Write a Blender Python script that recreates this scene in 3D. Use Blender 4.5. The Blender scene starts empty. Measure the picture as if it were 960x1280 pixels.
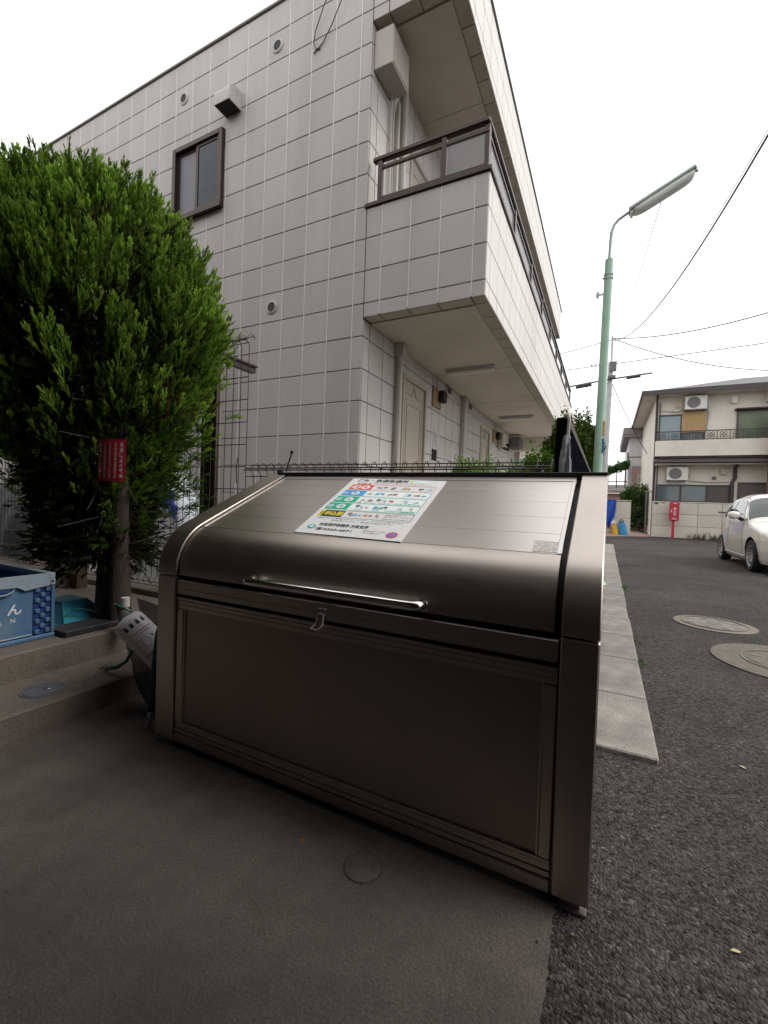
import bpy, bmesh, math, random
import numpy as np
from mathutils import Vector, Matrix
random.seed(7)
RNG = np.random.default_rng(11)
S = bpy.context.scene
COL = S.collection
PI = math.pi

# ------------------------------------------------------------------ camera
cam_d = bpy.data.cameras.new('camera')
cam = bpy.data.objects.new('camera', cam_d)
COL.objects.link(cam)
cam_d.sensor_width = 36.0
cam_d.lens = 547.95 / 1280 * 36
cam_d.clip_start = 0.02
cam_d.clip_end = 600
right = Vector((0.890912388, 0.452800116, 0.0353153077))
up = Vector((-0.0399921586, 0.000756325697, 0.999199707))
fwd = Vector((-0.452411034, 0.891611733, -0.018782274))
CAM = Vector((0.0, 0.0, 1.0))
m3 = Matrix((right, up, -fwd)).transposed()
cam.matrix_world = Matrix.Translation(CAM) @ m3.to_4x4()
S.camera = cam
S.render.resolution_x, S.render.resolution_y = 768, 1024

# ------------------------------------------------------------------ light
SUN_EL, SUN_AZ = math.radians(46), math.radians(70)      # azimuth from +Y towards +X
W = bpy.data.worlds.new('World')
S.world = W
W.use_nodes = True
wn, wl = W.node_tree.nodes, W.node_tree.links
wn.clear()
sky = wn.new('ShaderNodeTexSky')
sky.sky_type = 'NISHITA'
sky.sun_disc = False
sky.sun_elevation = SUN_EL
sky.sun_rotation = SUN_AZ
mixw = wn.new('ShaderNodeMix')
mixw.data_type = 'RGBA'
mixw.inputs['Factor'].default_value = 0.92              # a closed white cloud layer over the blue
mixw.inputs['B'].default_value = (13.3, 13.3, 13.3, 1)
wl.new(sky.outputs['Color'], mixw.inputs['A'])
bgn = wn.new('ShaderNodeBackground')
bgn.inputs['Strength'].default_value = 0.1
wl.new(mixw.outputs['Result'], bgn.inputs['Color'])
wo = wn.new('ShaderNodeOutputWorld')
wl.new(bgn.outputs['Background'], wo.inputs['Surface'])
sd = bpy.data.lights.new('sun', 'SUN')
sd.energy = 1.4
sd.angle = math.radians(24)
sd.color = (1.0, 0.965, 0.92)
sun = bpy.data.objects.new('sun', sd)
COL.objects.link(sun)
sdir = Vector((math.sin(SUN_AZ) * math.cos(SUN_EL), math.cos(SUN_AZ) * math.cos(SUN_EL), math.sin(SUN_EL)))
sun.rotation_euler = (-sdir).to_track_quat('-Z', 'Y').to_euler()
sun.location = sdir * 40
S.view_settings.view_transform = 'Standard'
S.view_settings.look = 'None'
S.view_settings.exposure = 0.35
S.view_settings.gamma = 1.0
S.cycles.max_bounces = 8
S.cycles.transparent_max_bounces = 16


# ------------------------------------------------------------------ materials
def nn(nt, kind, **kw):
    n = nt.nodes.new(kind)
    for k, v in kw.items():
        setattr(n, k, v)
    return n


def mat(name, col, rough=0.6, metal=0.0, var=0.12, scale=6.0, bump=0.0, bscale=80.0, rand=0.0, spec=0.5,
        dirt=None, dscale=2.0, damt=0.5, stretch=None, aniso=0.0, rvar=0.0, speck=0.0, sscale=250, world=None):
    m = bpy.data.materials.new(name)
    m.use_nodes = True
    nt = m.node_tree
    b = nt.nodes['Principled BSDF']
    b.inputs['Roughness'].default_value = rough
    b.inputs['Metallic'].default_value = metal
    b.inputs['Specular IOR Level'].default_value = spec
    tc = nn(nt, 'ShaderNodeTexCoord')
    vec = tc.outputs['Object']
    if stretch:
        mp = nn(nt, 'ShaderNodeMapping')
        mp.inputs['Scale'].default_value = stretch
        nt.links.new(vec, mp.inputs['Vector'])
        vec = mp.outputs['Vector']
    no = nn(nt, 'ShaderNodeTexNoise')
    no.inputs['Scale'].default_value = scale
    no.inputs['Detail'].default_value = 6
    no.inputs['Roughness'].default_value = 0.6
    nt.links.new(vec, no.inputs['Vector'])
    mr = nn(nt, 'ShaderNodeMapRange')
    mr.inputs['From Min'].default_value = 0.3
    mr.inputs['From Max'].default_value = 0.7
    mr.inputs['To Min'].default_value = 1 - var
    mr.inputs['To Max'].default_value = 1 + var
    nt.links.new(no.outputs['Fac'], mr.inputs['Value'])
    fac = mr.outputs['Result']
    if rand:
        oi = nn(nt, 'ShaderNodeObjectInfo')
        m2 = nn(nt, 'ShaderNodeMapRange')
        m2.inputs['To Min'].default_value = 1 - rand
        m2.inputs['To Max'].default_value = 1 + rand
        nt.links.new(oi.outputs['Random'], m2.inputs['Value'])
        mu = nn(nt, 'ShaderNodeMath', operation='MULTIPLY')
        nt.links.new(fac, mu.inputs[0])
        nt.links.new(m2.outputs['Result'], mu.inputs[1])
        fac = mu.outputs[0]
    if speck:
        sn = nn(nt, 'ShaderNodeTexNoise')
        sn.inputs['Scale'].default_value = sscale
        sn.inputs['Detail'].default_value = 3
        nt.links.new(tc.outputs['Object'], sn.inputs['Vector'])
        sr_ = nn(nt, 'ShaderNodeMapRange')
        sr_.inputs['From Min'].default_value = 0.28
        sr_.inputs['From Max'].default_value = 0.72
        sr_.inputs['To Min'].default_value = 1 - speck
        sr_.inputs['To Max'].default_value = 1 + speck
        nt.links.new(sn.outputs['Fac'], sr_.inputs['Value'])
        mu2 = nn(nt, 'ShaderNodeMath', operation='MULTIPLY')
        nt.links.new(fac, mu2.inputs[0])
        nt.links.new(sr_.outputs['Result'], mu2.inputs[1])
        fac = mu2.outputs[0]
    vm = nn(nt, 'ShaderNodeVectorMath', operation='SCALE')
    vm.inputs[0].default_value = col[:3]
    nt.links.new(fac, vm.inputs['Scale'])
    colout = vm.outputs['Vector']
    if dirt is not None:
        dn = nn(nt, 'ShaderNodeTexNoise')
        dn.inputs['Scale'].default_value = dscale
        dn.inputs['Detail'].default_value = 8
        dn.inputs['Roughness'].default_value = 0.65
        if world:
            ge = nn(nt, 'ShaderNodeNewGeometry')
            mw = nn(nt, 'ShaderNodeMapping')
            mw.inputs['Scale'].default_value = world
            nt.links.new(ge.outputs['Position'], mw.inputs['Vector'])
            nt.links.new(mw.outputs['Vector'], dn.inputs['Vector'])
        else:
            nt.links.new(tc.outputs['Object'], dn.inputs['Vector'])
        dr = nn(nt, 'ShaderNodeMapRange')
        dr.inputs['From Min'].default_value = 0.45
        dr.inputs['From Max'].default_value = 0.72
        dr.inputs['To Max'].default_value = damt
        nt.links.new(dn.outputs['Fac'], dr.inputs['Value'])
        mx = nn(nt, 'ShaderNodeMix', data_type='RGBA')
        mx.inputs['B'].default_value = (*dirt, 1)
        nt.links.new(dr.outputs['Result'], mx.inputs['Factor'])
        nt.links.new(colout, mx.inputs['A'])
        colout = mx.outputs['Result']
    nt.links.new(colout, b.inputs['Base Color'])
    if rvar:
        m3_ = nn(nt, 'ShaderNodeMapRange')
        m3_.inputs['From Min'].default_value = 0.3
        m3_.inputs['From Max'].default_value = 0.7
        m3_.inputs['To Min'].default_value = rough - rvar
        m3_.inputs['To Max'].default_value = rough + rvar
        nt.links.new(no.outputs['Fac'], m3_.inputs['Value'])
        nt.links.new(m3_.outputs['Result'], b.inputs['Roughness'])
    if bump:
        bn = nn(nt, 'ShaderNodeTexNoise')
        bn.inputs['Scale'].default_value = bscale
        bn.inputs['Detail'].default_value = 4
        nt.links.new(vec, bn.inputs['Vector'])
        bp = nn(nt, 'ShaderNodeBump')
        bp.inputs['Strength'].default_value = 1.0
        bp.inputs['Distance'].default_value = bump
        nt.links.new(bn.outputs['Fac'], bp.inputs['Height'])
        nt.links.new(bp.outputs['Normal'], b.inputs['Normal'])
    return m


def asphalt_mat():
    m = mat('asphalt', (0.046, 0.041, 0.039), 0.88, var=0.3, scale=1.3, spec=0.22, dirt=(0.095, 0.087, 0.081), dscale=0.45, damt=0.6)
    nt = m.node_tree
    b = nt.nodes['Principled BSDF']
    tc = nt.nodes['Texture Coordinate']
    v = nn(nt, 'ShaderNodeTexVoronoi')
    v.inputs['Scale'].default_value = 112
    wn_ = nn(nt, 'ShaderNodeTexNoise')
    wn_.inputs['Scale'].default_value = 70
    nt.links.new(tc.outputs['Object'], wn_.inputs['Vector'])
    wa = nn(nt, 'ShaderNodeVectorMath', operation='MULTIPLY_ADD')
    wa.inputs[1].default_value = (0.014, 0.014, 0.014)
    nt.links.new(wn_.outputs['Color'], wa.inputs[0])
    nt.links.new(tc.outputs['Object'], wa.inputs[2])
    nt.links.new(wa.outputs['Vector'], v.inputs['Vector'])
    src = b.inputs['Base Color'].links[0].from_socket
    sx = nn(nt, 'ShaderNodeSeparateColor')
    nt.links.new(v.outputs['Color'], sx.inputs['Color'])
    mr = nn(nt, 'ShaderNodeMapRange')
    mr.inputs['To Min'].default_value = 0.35
    mr.inputs['To Max'].default_value = 1.9
    nt.links.new(sx.outputs['Red'], mr.inputs['Value'])
    gt = nn(nt, 'ShaderNodeMath', operation='GREATER_THAN')
    gt.inputs[1].default_value = 0.965
    nt.links.new(sx.outputs['Green'], gt.inputs[0])
    ma = nn(nt, 'ShaderNodeMath', operation='MULTIPLY_ADD')
    ma.inputs[1].default_value = 1.3
    nt.links.new(gt.outputs[0], ma.inputs[0])
    nt.links.new(mr.outputs['Result'], ma.inputs[2])
    vm = nn(nt, 'ShaderNodeVectorMath', operation='SCALE')
    nt.links.new(src, vm.inputs[0])
    nt.links.new(ma.outputs[0], vm.inputs['Scale'])
    nt.links.new(vm.outputs['Vector'], b.inputs['Base Color'])
    inv = nn(nt, 'ShaderNodeMath', operation='SUBTRACT')
    inv.inputs[0].default_value = 1.0
    nt.links.new(v.outputs['Distance'], inv.inputs[1])
    ad = nn(nt, 'ShaderNodeMath', operation='MULTIPLY_ADD')
    ad.inputs[1].default_value = 0.6
    nt.links.new(sx.outputs['Blue'], ad.inputs[0])
    nt.links.new(inv.outputs[0], ad.inputs[2])
    bp = nn(nt, 'ShaderNodeBump')
    bp.inputs['Distance'].default_value = 0.0065
    nt.links.new(ad.outputs[0], bp.inputs['Height'])
    nt.links.new(bp.outputs['Normal'], b.inputs['Normal'])
    return m


def attr_mat(name, rough=0.6, trans=0.0):
    m = bpy.data.materials.new(name)
    m.use_nodes = True
    nt = m.node_tree
    b = nt.nodes['Principled BSDF']
    b.inputs['Roughness'].default_value = rough
    b.inputs['Specular IOR Level'].default_value = 0.12
    a = nn(nt, 'ShaderNodeAttribute')
    a.attribute_name = 'tone'
    nt.links.new(a.outputs['Color'], b.inputs['Base Color'])
    if trans:
        t = nn(nt, 'ShaderNodeBsdfTranslucent')
        nt.links.new(a.outputs['Color'], t.inputs['Color'])
        mx = nn(nt, 'ShaderNodeMixShader')
        mx.inputs[0].default_value = trans
        out = nt.nodes['Material Output']
        nt.links.new(b.outputs[0], mx.inputs[1])
        nt.links.new(t.outputs[0], mx.inputs[2])
        nt.links.new(mx.outputs[0], out.inputs['Surface'])
    return m


def see_through(name, col, alpha, rough=0.5, spec=0.5):
    m = mat(name, col, rough, var=0.1, scale=20, spec=spec)
    m.node_tree.nodes['Principled BSDF'].inputs['Alpha'].default_value = alpha
    return m


def glow_through(name, col):
    """thin milky plastic that lets daylight through"""
    m = mat(name, col, 0.4, var=0.04, scale=3)
    nt = m.node_tree
    t = nn(nt, 'ShaderNodeBsdfTranslucent')
    t.inputs['Color'].default_value = (*col, 1)
    mx = nn(nt, 'ShaderNodeMixShader')
    mx.inputs[0].default_value = 0.75
    nt.links.new(nt.nodes['Principled BSDF'].outputs[0], mx.inputs[1])
    nt.links.new(t.outputs[0], mx.inputs[2])
    nt.links.new(mx.outputs[0], nt.nodes['Material Output'].inputs['Surface'])
    return m


def brick_mat(name, c1, c2, mortar, scale, bw=0.5, rh=0.25, ms=0.02, plane='XZ', rough=0.7):
    m = bpy.data.materials.new(name)
    m.use_nodes = True
    nt = m.node_tree
    b = nt.nodes['Principled BSDF']
    b.inputs['Roughness'].default_value = rough
    tc = nn(nt, 'ShaderNodeTexCoord')
    sp = nn(nt, 'ShaderNodeSeparateXYZ')
    cb = nn(nt, 'ShaderNodeCombineXYZ')
    nt.links.new(tc.outputs['Object'], sp.inputs[0])
    nt.links.new(sp.outputs[plane[0]], cb.inputs[0])
    nt.links.new(sp.outputs[plane[1]], cb.inputs[1])
    t = nn(nt, 'ShaderNodeTexBrick')
    t.inputs['Color1'].default_value = (*c1, 1)
    t.inputs['Color2'].default_value = (*c2, 1)
    t.inputs['Mortar'].default_value = (*mortar, 1)
    t.inputs['Scale'].default_value = scale
    t.inputs['Mortar Size'].default_value = ms
    t.inputs['Brick Width'].default_value = bw
    t.inputs['Row Height'].default_value = rh
    nt.links.new(cb.outputs[0], t.inputs['Vector'])
    nt.links.new(t.outputs['Color'], b.inputs['Base Color'])
    bp = nn(nt, 'ShaderNodeBump')
    bp.inputs['Distance'].default_value = 0.01
    bp.invert = True
    nt.links.new(t.outputs['Fac'], bp.inputs['Height'])
    nt.links.new(bp.outputs['Normal'], b.inputs['Normal'])
    return m


M = {}
M['asphalt'] = asphalt_mat()
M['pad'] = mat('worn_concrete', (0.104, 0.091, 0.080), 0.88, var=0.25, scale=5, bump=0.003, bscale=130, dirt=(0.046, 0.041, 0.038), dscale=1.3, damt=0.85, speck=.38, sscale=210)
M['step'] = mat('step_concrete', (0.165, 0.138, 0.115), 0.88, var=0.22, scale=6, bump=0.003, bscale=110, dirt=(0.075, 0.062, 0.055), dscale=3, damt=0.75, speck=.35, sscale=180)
M['yard'] = mat('yard_concrete', (0.44, 0.41, 0.37), 0.85, var=0.15, scale=3, dirt=(0.30, 0.27, 0.24), dscale=1.5, damt=0.5)
M['kerb'] = mat('kerb_concrete', (0.27, 0.25, 0.225), 0.9, var=0.16, scale=9, bump=0.003, bscale=150, rand=0.10, dirt=(0.115, 0.105, 0.095), dscale=3.0, damt=0.75, speck=.35, sscale=130)
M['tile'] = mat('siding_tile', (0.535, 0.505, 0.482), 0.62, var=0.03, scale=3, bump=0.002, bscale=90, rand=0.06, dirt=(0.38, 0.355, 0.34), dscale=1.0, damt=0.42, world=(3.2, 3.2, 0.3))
M['tile_lit'] = mat('siding_tile_lit', (0.68, 0.655, 0.62), 0.6, var=0.03, scale=3, bump=0.001, bscale=90, rand=0.03, dirt=(0.56, 0.53, 0.48), dscale=1.2, damt=0.35, world=(2.2, 2.2, 0.35))  # same tile as the gable, street-side brightness painted into a paler colour
M['joint'] = mat('joint_backing', (0.26, 0.245, 0.235), 0.9, var=0.1)
M['caulk'] = mat('joint_caulk', (0.86, 0.85, 0.84), 0.7, var=0.08)
M['soffit'] = mat('soffit_board', (0.64, 0.58, 0.49), 0.8, var=0.05, scale=2, bump=0.001, bscale=260, dirt=(0.42, 0.37, 0.29), dscale=1.2, damt=0.4)
M['soffit_tile'] = mat('soffit_tile', (0.50, 0.45, 0.37), 0.8, var=0.1, scale=4, rand=0.06)
M['brown'] = mat('brown_aluminium', (0.055, 0.040, 0.035), 0.38, 0.6, var=0.08)
M['cap'] = mat('parapet_cap', (0.16, 0.15, 0.13), 0.5, 0.2, var=0.15, scale=4)
M['glass_dark'] = mat('dark_window_glass', (0.022, 0.027, 0.034), 0.04, var=0.5, scale=2.5, spec=0.3)
M['glass_frost'] = mat('frosted_window_glass', (0.15, 0.14, 0.155), 0.35, var=0.1, scale=2)
M['rail_glass'] = see_through('railing_glass', (0.45, 0.46, 0.48), 0.32, 0.08)
M['clear_glass'] = see_through('clear_railing_glass', (0.5, 0.5, 0.5), 0.10, 0.05)
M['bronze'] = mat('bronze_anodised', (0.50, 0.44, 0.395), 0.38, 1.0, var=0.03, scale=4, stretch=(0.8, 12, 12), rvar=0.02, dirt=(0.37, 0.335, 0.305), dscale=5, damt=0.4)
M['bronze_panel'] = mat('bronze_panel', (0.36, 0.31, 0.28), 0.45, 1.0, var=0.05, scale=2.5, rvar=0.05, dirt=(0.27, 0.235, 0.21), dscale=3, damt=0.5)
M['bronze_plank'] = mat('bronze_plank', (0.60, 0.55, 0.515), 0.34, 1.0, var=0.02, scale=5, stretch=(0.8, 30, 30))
M['black'] = mat('black_rubber', (0.012, 0.011, 0.011), 0.7, var=0.1)
M['chrome'] = mat('chrome', (0.75, 0.74, 0.72), 0.12, 1.0, var=0.03)
M['steel'] = mat('dull_steel', (0.42, 0.41, 0.40), 0.35, 1.0, var=0.08)
M['wire'] = mat('brown_coated_wire', (0.030, 0.021, 0.017), 0.45, 0.2, var=0.1)
M['poster'] = mat('poster_card', (0.80, 0.80, 0.80), 0.42, var=0.02)
M['trunk'] = mat('conifer_bark', (0.045, 0.033, 0.026), 0.9, var=0.35, scale=10, bump=0.01, bscale=30, stretch=(6, 6, 1))
M['leaf'] = attr_mat('conifer_spray', 0.8, 0.48)
M['shrubleaf'] = attr_mat('shrub_leaf', 0.5, 0.3)
M['pole_green'] = mat('pale_green_paint', (0.33, 0.50, 0.38), 0.45, 0.0, var=0.08, scale=4, dirt=(0.22, 0.33, 0.27), dscale=5, damt=0.4)
M['pole_grey'] = mat('galvanised', (0.36, 0.40, 0.40), 0.45, 0.4, var=0.1)
M['lens'] = mat('lamp_lens', (0.64, 0.66, 0.63), 0.4, var=0.03, scale=3)
M['lamphousing'] = mat('lamp_housing_paint', (0.62, 0.72, 0.66), 0.45, var=0.06, scale=4)
M['upole'] = mat('utility_pole_concrete', (0.42, 0.43, 0.44), 0.7, var=0.1)
M['cable'] = mat('black_cable', (0.04, 0.038, 0.05), 0.6, var=0.05)
M['crate'] = mat('blue_crate_plastic', (0.068, 0.155, 0.275), 0.55, var=0.16, scale=9, dirt=(0.17, 0.225, 0.27), dscale=6, damt=0.6)
M['crate_dark'] = mat('dark_blue_plastic', (0.018, 0.045, 0.17), 0.5, var=0.1)
M['crate_rim'] = mat('grey_blue_plastic', (0.27, 0.335, 0.39), 0.6, var=0.12, scale=9, dirt=(0.16, 0.18, 0.20), dscale=8, damt=0.6)
M['print_white'] = mat('white_print', (0.66, 0.70, 0.74), 0.6, var=0.1, scale=40)
M['turq'] = mat('turquoise_plastic', (0.03, 0.24, 0.33), 0.45, var=0.12, scale=8)
M['slab'] = mat('black_plastic_plank', (0.022, 0.021, 0.024), 0.6, var=0.2, scale=20, bump=0.002)
M['tapstone'] = mat('grey_standpipe', (0.33, 0.31, 0.28), 0.75, var=0.12, scale=14, bump=0.001)
M['wood'] = mat('dark_brown_wood', (0.085, 0.055, 0.035), 0.7, var=0.25, scale=10, stretch=(8, 8, 0.7), bump=0.002)
M['postbeige'] = mat('beige_post', (0.27, 0.21, 0.16), 0.55, var=0.08)
M['redsign'] = mat('red_sign', (0.42, 0.02, 0.035), 0.4, var=0.1)
M['net'] = see_through('dark_green_net', (0.006, 0.026, 0.020), 0.82, 0.8)
M['netcord'] = mat('green_cord', (0.03, 0.16, 0.13), 0.6)
M['whitebag'] = mat('white_plastic_film', (0.86, 0.82, 0.84), 0.35, var=0.06, scale=16, bump=0.004, bscale=22)
M['ink'] = mat('black_ink', (0.03, 0.03, 0.035), 0.6)
M['greenstrap'] = mat('green_strap', (0.01, 0.13, 0.075), 0.5)
M['whitepl'] = mat('white_plastic', (0.62, 0.61, 0.58), 0.4, var=0.06)
M['navy'] = mat('navy_umbrella_cloth', (0.018, 0.019, 0.026), 0.6)
M['greyumb'] = mat('grey_umbrella_film', (0.15, 0.155, 0.165), 0.35, var=0.4, scale=30, bump=0.004, bscale=30)
M['blackwall'] = mat('black_board', (0.006, 0.006, 0.008), 1.0, var=0.15, spec=0.0)
M['iron'] = mat('cast_iron_cover', (0.175, 0.16, 0.14), 0.65, 0.0, var=0.25, scale=14, bump=0.002, bscale=60, speck=.35)
M['ironmark'] = mat('cover_mark', (0.12, 0.11, 0.10), 0.6, 0.0, var=0.15)
M['ironring'] = mat('cover_ring', (0.175, 0.148, 0.112), 0.85, var=0.15, scale=12, bump=0.001, speck=.3)
M['mortar'] = mat('cover_mortar', (0.135, 0.118, 0.095), 0.9, var=0.2, scale=12, bump=0.005, bscale=110, speck=.6, sscale=110)
M['padcover'] = mat('small_cover', (0.092, 0.082, 0.075), 0.8, 0.0, var=0.2, scale=20, speck=.3, sscale=200)
M['coverring'] = mat('small_cover_ring', (0.060, 0.053, 0.050), 0.8)
M['stepcover'] = mat('grey_round_cover', (0.17, 0.175, 0.20), 0.55, 0.3, var=0.2, scale=25)
M['darkcloth'] = mat('dark_cover_cloth', (0.045, 0.042, 0.05), 0.7, var=0.25, scale=5, bump=0.01, bscale=9)
M['silver'] = mat('silver_cover_cloth', (0.72, 0.74, 0.78), 0.45, 0.0, var=0.12, scale=6, bump=0.012, bscale=10)
M['bluestripe'] = mat('blue_stripe', (0.05, 0.07, 0.42), 0.5)
M['cream'] = mat('cream_stucco', (0.68, 0.63, 0.56), 0.85, var=0.06, scale=2, bump=0.004, bscale=40, dirt=(0.48, 0.43, 0.36), dscale=0.8, damt=0.5)
M['cream_dark'] = mat('stained_stucco', (0.50, 0.44, 0.36), 0.85, var=0.12, scale=1.5, dirt=(0.28, 0.23, 0.18), dscale=1.0, damt=0.6)
M['block'] = mat('concrete_block', (0.60, 0.565, 0.50), 0.85, var=0.1, scale=3, rand=0.06, bump=0.004, bscale=40, dirt=(0.40, 0.36, 0.30), dscale=1.2, damt=0.5)
M['mort2'] = mat('block_mortar', (0.30, 0.27, 0.23), 0.9)
M['roofdark'] = mat('dark_brown_trim', (0.055, 0.042, 0.045), 0.5, var=0.1)
M['slate'] = brick_mat('slate_roof', (0.13, 0.125, 0.125), (0.17, 0.165, 0.165), (0.07, 0.07, 0.07), 2.2, 0.6, 0.25, 0.02, 'XY')
M['brickbrown'] = brick_mat('brown_brick', (0.20, 0.125, 0.095), (0.26, 0.17, 0.13), (0.33, 0.28, 0.24), 5, 0.9, 0.33, 0.03, 'XZ')
M['paver'] = brick_mat('red_paver', (0.36, 0.19, 0.15), (0.44, 0.26, 0.21), (0.42, 0.36, 0.31), 4, 0.8, 0.4, 0.04, 'XY')
M['acwhite'] = mat('ac_white', (0.66, 0.65, 0.61), 0.45, var=0.05, dirt=(0.45, 0.42, 0.37), dscale=3, damt=0.3)
M['acfan'] = mat('fan_grille', (0.13, 0.125, 0.13), 0.6)
M['fanhole'] = mat('fan_opening', (0.20, 0.195, 0.20), 0.7)
M['bamboo'] = mat('bamboo_blind', (0.50, 0.335, 0.17), 0.7, var=0.22, scale=5, stretch=(30, 1, 1), bump=0.006, bscale=6)
M['hglass'] = mat('house_glass', (0.09, 0.115, 0.12), 0.08, var=0.2, scale=1, spec=0.6)
M['curtain'] = mat('teal_grey_blind', (0.25, 0.32, 0.34), 0.5, var=0.08)
M['greencurtain'] = mat('green_curtain', (0.13, 0.16, 0.10), 0.5, var=0.25, scale=3)
M['shutter'] = mat('grey_shutter', (0.10, 0.085, 0.08), 0.6, var=0.12, scale=2)
M['red'] = mat('red_box_paint', (0.42, 0.02, 0.045), 0.35, var=0.08)
M['car'] = mat('pearl_white_paint', (0.72, 0.69, 0.625), 0.2, 0.0, var=0.01, spec=0.6)
M['car'].node_tree.nodes['Principled BSDF'].inputs['Coat Weight'].default_value = 0.8
M['car'].node_tree.nodes['Principled BSDF'].inputs['Coat Roughness'].default_value = 0.04
M['carglass'] = mat('car_glass', (0.035, 0.04, 0.037), 0.03, spec=0.9, var=0.02)
M['tyre'] = mat('tyre_rubber', (0.016, 0.016, 0.017), 0.75, var=0.1)
M['alloy'] = mat('wheel_cover_grey', (0.36, 0.36, 0.37), 0.35, 0.7, var=0.05)
M['orange'] = mat('orange_plate', (0.62, 0.34, 0.10), 0.5)
M['blueplate'] = mat('blue_plate', (0.03, 0.17, 0.36), 0.5)
M['tarp'] = mat('blue_tarp', (0.012, 0.075, 0.42), 0.45, var=0.15, scale=5)
M['yellowbag'] = mat('yellow_bag', (0.62, 0.38, 0.02), 0.5)
M['bluebag'] = mat('light_blue_bag', (0.035, 0.24, 0.50), 0.5)
M['whitehouse'] = mat('white_house_wall', (0.56, 0.55, 0.57), 0.8, var=0.05)
M['pink'] = mat('pink_panel', (0.42, 0.28, 0.27), 0.7)
M['shedroof'] = mat('grey_shed_roof', (0.24, 0.21, 0.205), 0.7, var=0.12, scale=2)
M['meter'] = mat('meter_brown', (0.30, 0.20, 0.105), 0.6)
M['doorpaint'] = mat('beige_door', (0.40, 0.35, 0.285), 0.45, var=0.04)
M['pipe'] = mat('beige_pipe', (0.44, 0.41, 0.36), 0.5, var=0.06)
M['ventwhite'] = mat('vent_white', (0.52, 0.50, 0.49), 0.5)
M['tube'] = mat('lamp_diffuser', (0.62, 0.60, 0.54), 0.4)
M['drywood'] = mat('dry_leaf', (0.28, 0.12, 0.05), 0.7, var=0.2)
M['paleleaf'] = mat('pale_leaf', (0.55, 0.45, 0.25), 0.7)
M['shadewall'] = mat('dark_brown_shade_wall', (0.055, 0.045, 0.04), 0.7, var=0.12, scale=2)
M['sealgrey'] = mat('worn_sticker', (0.55, 0.52, 0.50), 0.6, var=0.55, scale=160)
PRINT = {}


def ink(c):
    k = tuple(round(x, 3) for x in c)
    if k not in PRINT:
        PRINT[k] = mat('print_ink', c, 0.5, var=0.03)
    return PRINT[k]


# ------------------------------------------------------------------ builders
ORG = {}


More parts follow.
